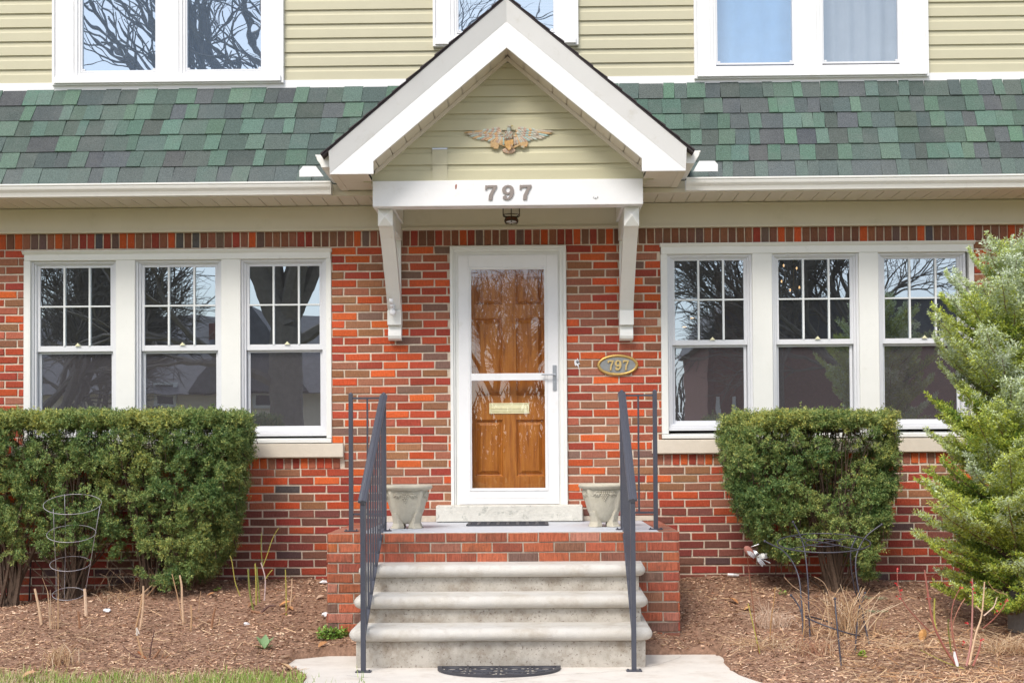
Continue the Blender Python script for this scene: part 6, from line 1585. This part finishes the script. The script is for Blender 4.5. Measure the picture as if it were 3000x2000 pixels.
# a far belt of woods closes the view behind the street
Vs, Cs = [], []
for i in range(15000):
    x = rnd.uniform(-45, 45); b = Vector((x, -50 + rnd.uniform(-4, 4), 0)); z = rnd.uniform(0, 1) ** 1.7 * (4.2 + 2.0 * mnoise.noise((x * .12, 0, 0))); p = b + Vector((0, 0, z)); d = Vector((rnd.gauss(0, .35), rnd.gauss(0, .3), 1)) * rnd.uniform(.5, 1.6); w = Vector((.05, 0, 0))
    Vs.append([p - w, p + w, p + d + w * .4, p + d - w * .4]); Cs.append(rnd.choice([(.11, .09, .08), (.08, .07, .065), (.07, .08, .045)]))
o = quads('far_woods', np.array([[tuple(p) for p in v] for v in Vs]), np.array(Cs), 'stem', None, (0, -50, 0)); struct(o, 'stuff', 'belt of bare woods far across the street, mirrored in the panes', 'woods')

# lamps seen inside the right-hand room
c = at(2325, 812, 1.6)
t = thing('chandelier', 'lit candle chandelier glimpsed through the middle pane right of the door', 'chandelier', c)
m = MB(); m.tube([(c[0], c[1], c[2] + .5), (c[0], c[1], c[2] - .12)], .006, 5); m.build('stem', 'oldbrass', t)
for px_, py_ in ((2296, 778), (2334, 786), (2290, 824), (2342, 842), (2315, 850)):
    p = at(px_, py_, 1.6 + rnd.uniform(-.08, .08)); m = MB(); m.tube(smooth_path([(c[0], c[1], c[2] - .08), ((c[0] + p[0]) / 2, p[1], min(c[2], p[2]) - .10), (p[0], p[1], p[2] - .03)], 4), .004, 4); m.build('arm', 'oldbrass', t)
    m = MB(); m.ball((p[0], p[1], p[2]), .008, 6, (1, 1, 1.9)); m.build('bulb', 'bulb', t)
for px_, py_, lab in ((2028, 933, 'warm ceiling spot in the first pane right of the door, right of two'), (2005, 959, 'warm ceiling spot in the first pane right of the door, left of two')):
    p = at(px_, py_, 2.2); m = MB(); m.lathe([(.0, 0), (.014, .001), (.020, .004), (.020, .008)], (p[0], p[1], p[2]), 12); o = m.build('ceiling_spot', 'bulb', None, org=tuple(p)); tag(o, lab, 'ceiling light')

# old doorbell hole beside the door: ragged filler, two wire ends
c = at(1691, 1062, -.004); t = thing('doorbell_hole', 'ragged white filled hole with wire ends in the brick right of the door handle', 'hole', (c[0], -.003, c[2]))
m = MB(); R_ = random.Random(3); pts = [(c[0] + (.026 + R_.uniform(-.010, .010)) * math.cos(a) * .8, c[2] + (.030 + R_.uniform(-.012, .014)) * math.sin(a)) for a in np.linspace(0, 2 * math.pi, 15)[:-1]]
m.pxz(pts, -.006, .004); m.tube([(c[0] + .01, -.006, c[2] - .02), (c[0] + .012, -.007, c[2] - .055)], .003, 5); m.build('filler', 'plastic', t)
m = MB(); m.tube([(c[0] - .008, -.008, c[2] + .006), (c[0], -.020, c[2] + .018), (c[0] + .010, -.012, c[2] + .004), (c[0] + .018, -.014, c[2] + .012)], .0032, 5); m.ball((c[0] + .002, -.008, c[2]), .007, 6); m.build('wire_ends', 'wire_dark', t)

Vs, Cs = [], []
for i in range(520):
    if rnd.random() < .55: x = rnd.choice((rnd.uniform(-4.6, px0), rnd.uniform(px1, 4.0))); y = -abs(rnd.gauss(.02, .14)) - .01
    else: x = rnd.uniform(-4.6, 4.1); y = rnd.uniform(-2.9, -.3)
    if not okbed(x, y): continue
    p = Vector((x, y, bed(x, y) + .008)); a = rnd.uniform(0, 6.28); el = rnd.gauss(0, .4); l = rnd.uniform(.018, .045); d = Vector((math.cos(a), math.sin(a), math.sin(el))) * l; s_ = Vector((-math.sin(a), math.cos(a), rnd.gauss(0, .4))) * l * rnd.uniform(.25, .4)
    Vs.append([p, p + d * .5 - s_, p + d, p + d * .5 + s_]); Cs.append(rnd.choice([(.50, .32, .20), (.36, .20, .12), (.62, .46, .32), (.26, .14, .09)]))
o = quads('leaf_litter', np.array([[tuple(p) for p in v] for v in Vs]), np.array(Cs), 'leaf', None, (0, -1, .2)); struct(o, 'stuff', 'small brown leaf litter gathered along the wall and over the mulch', 'leaf litter')
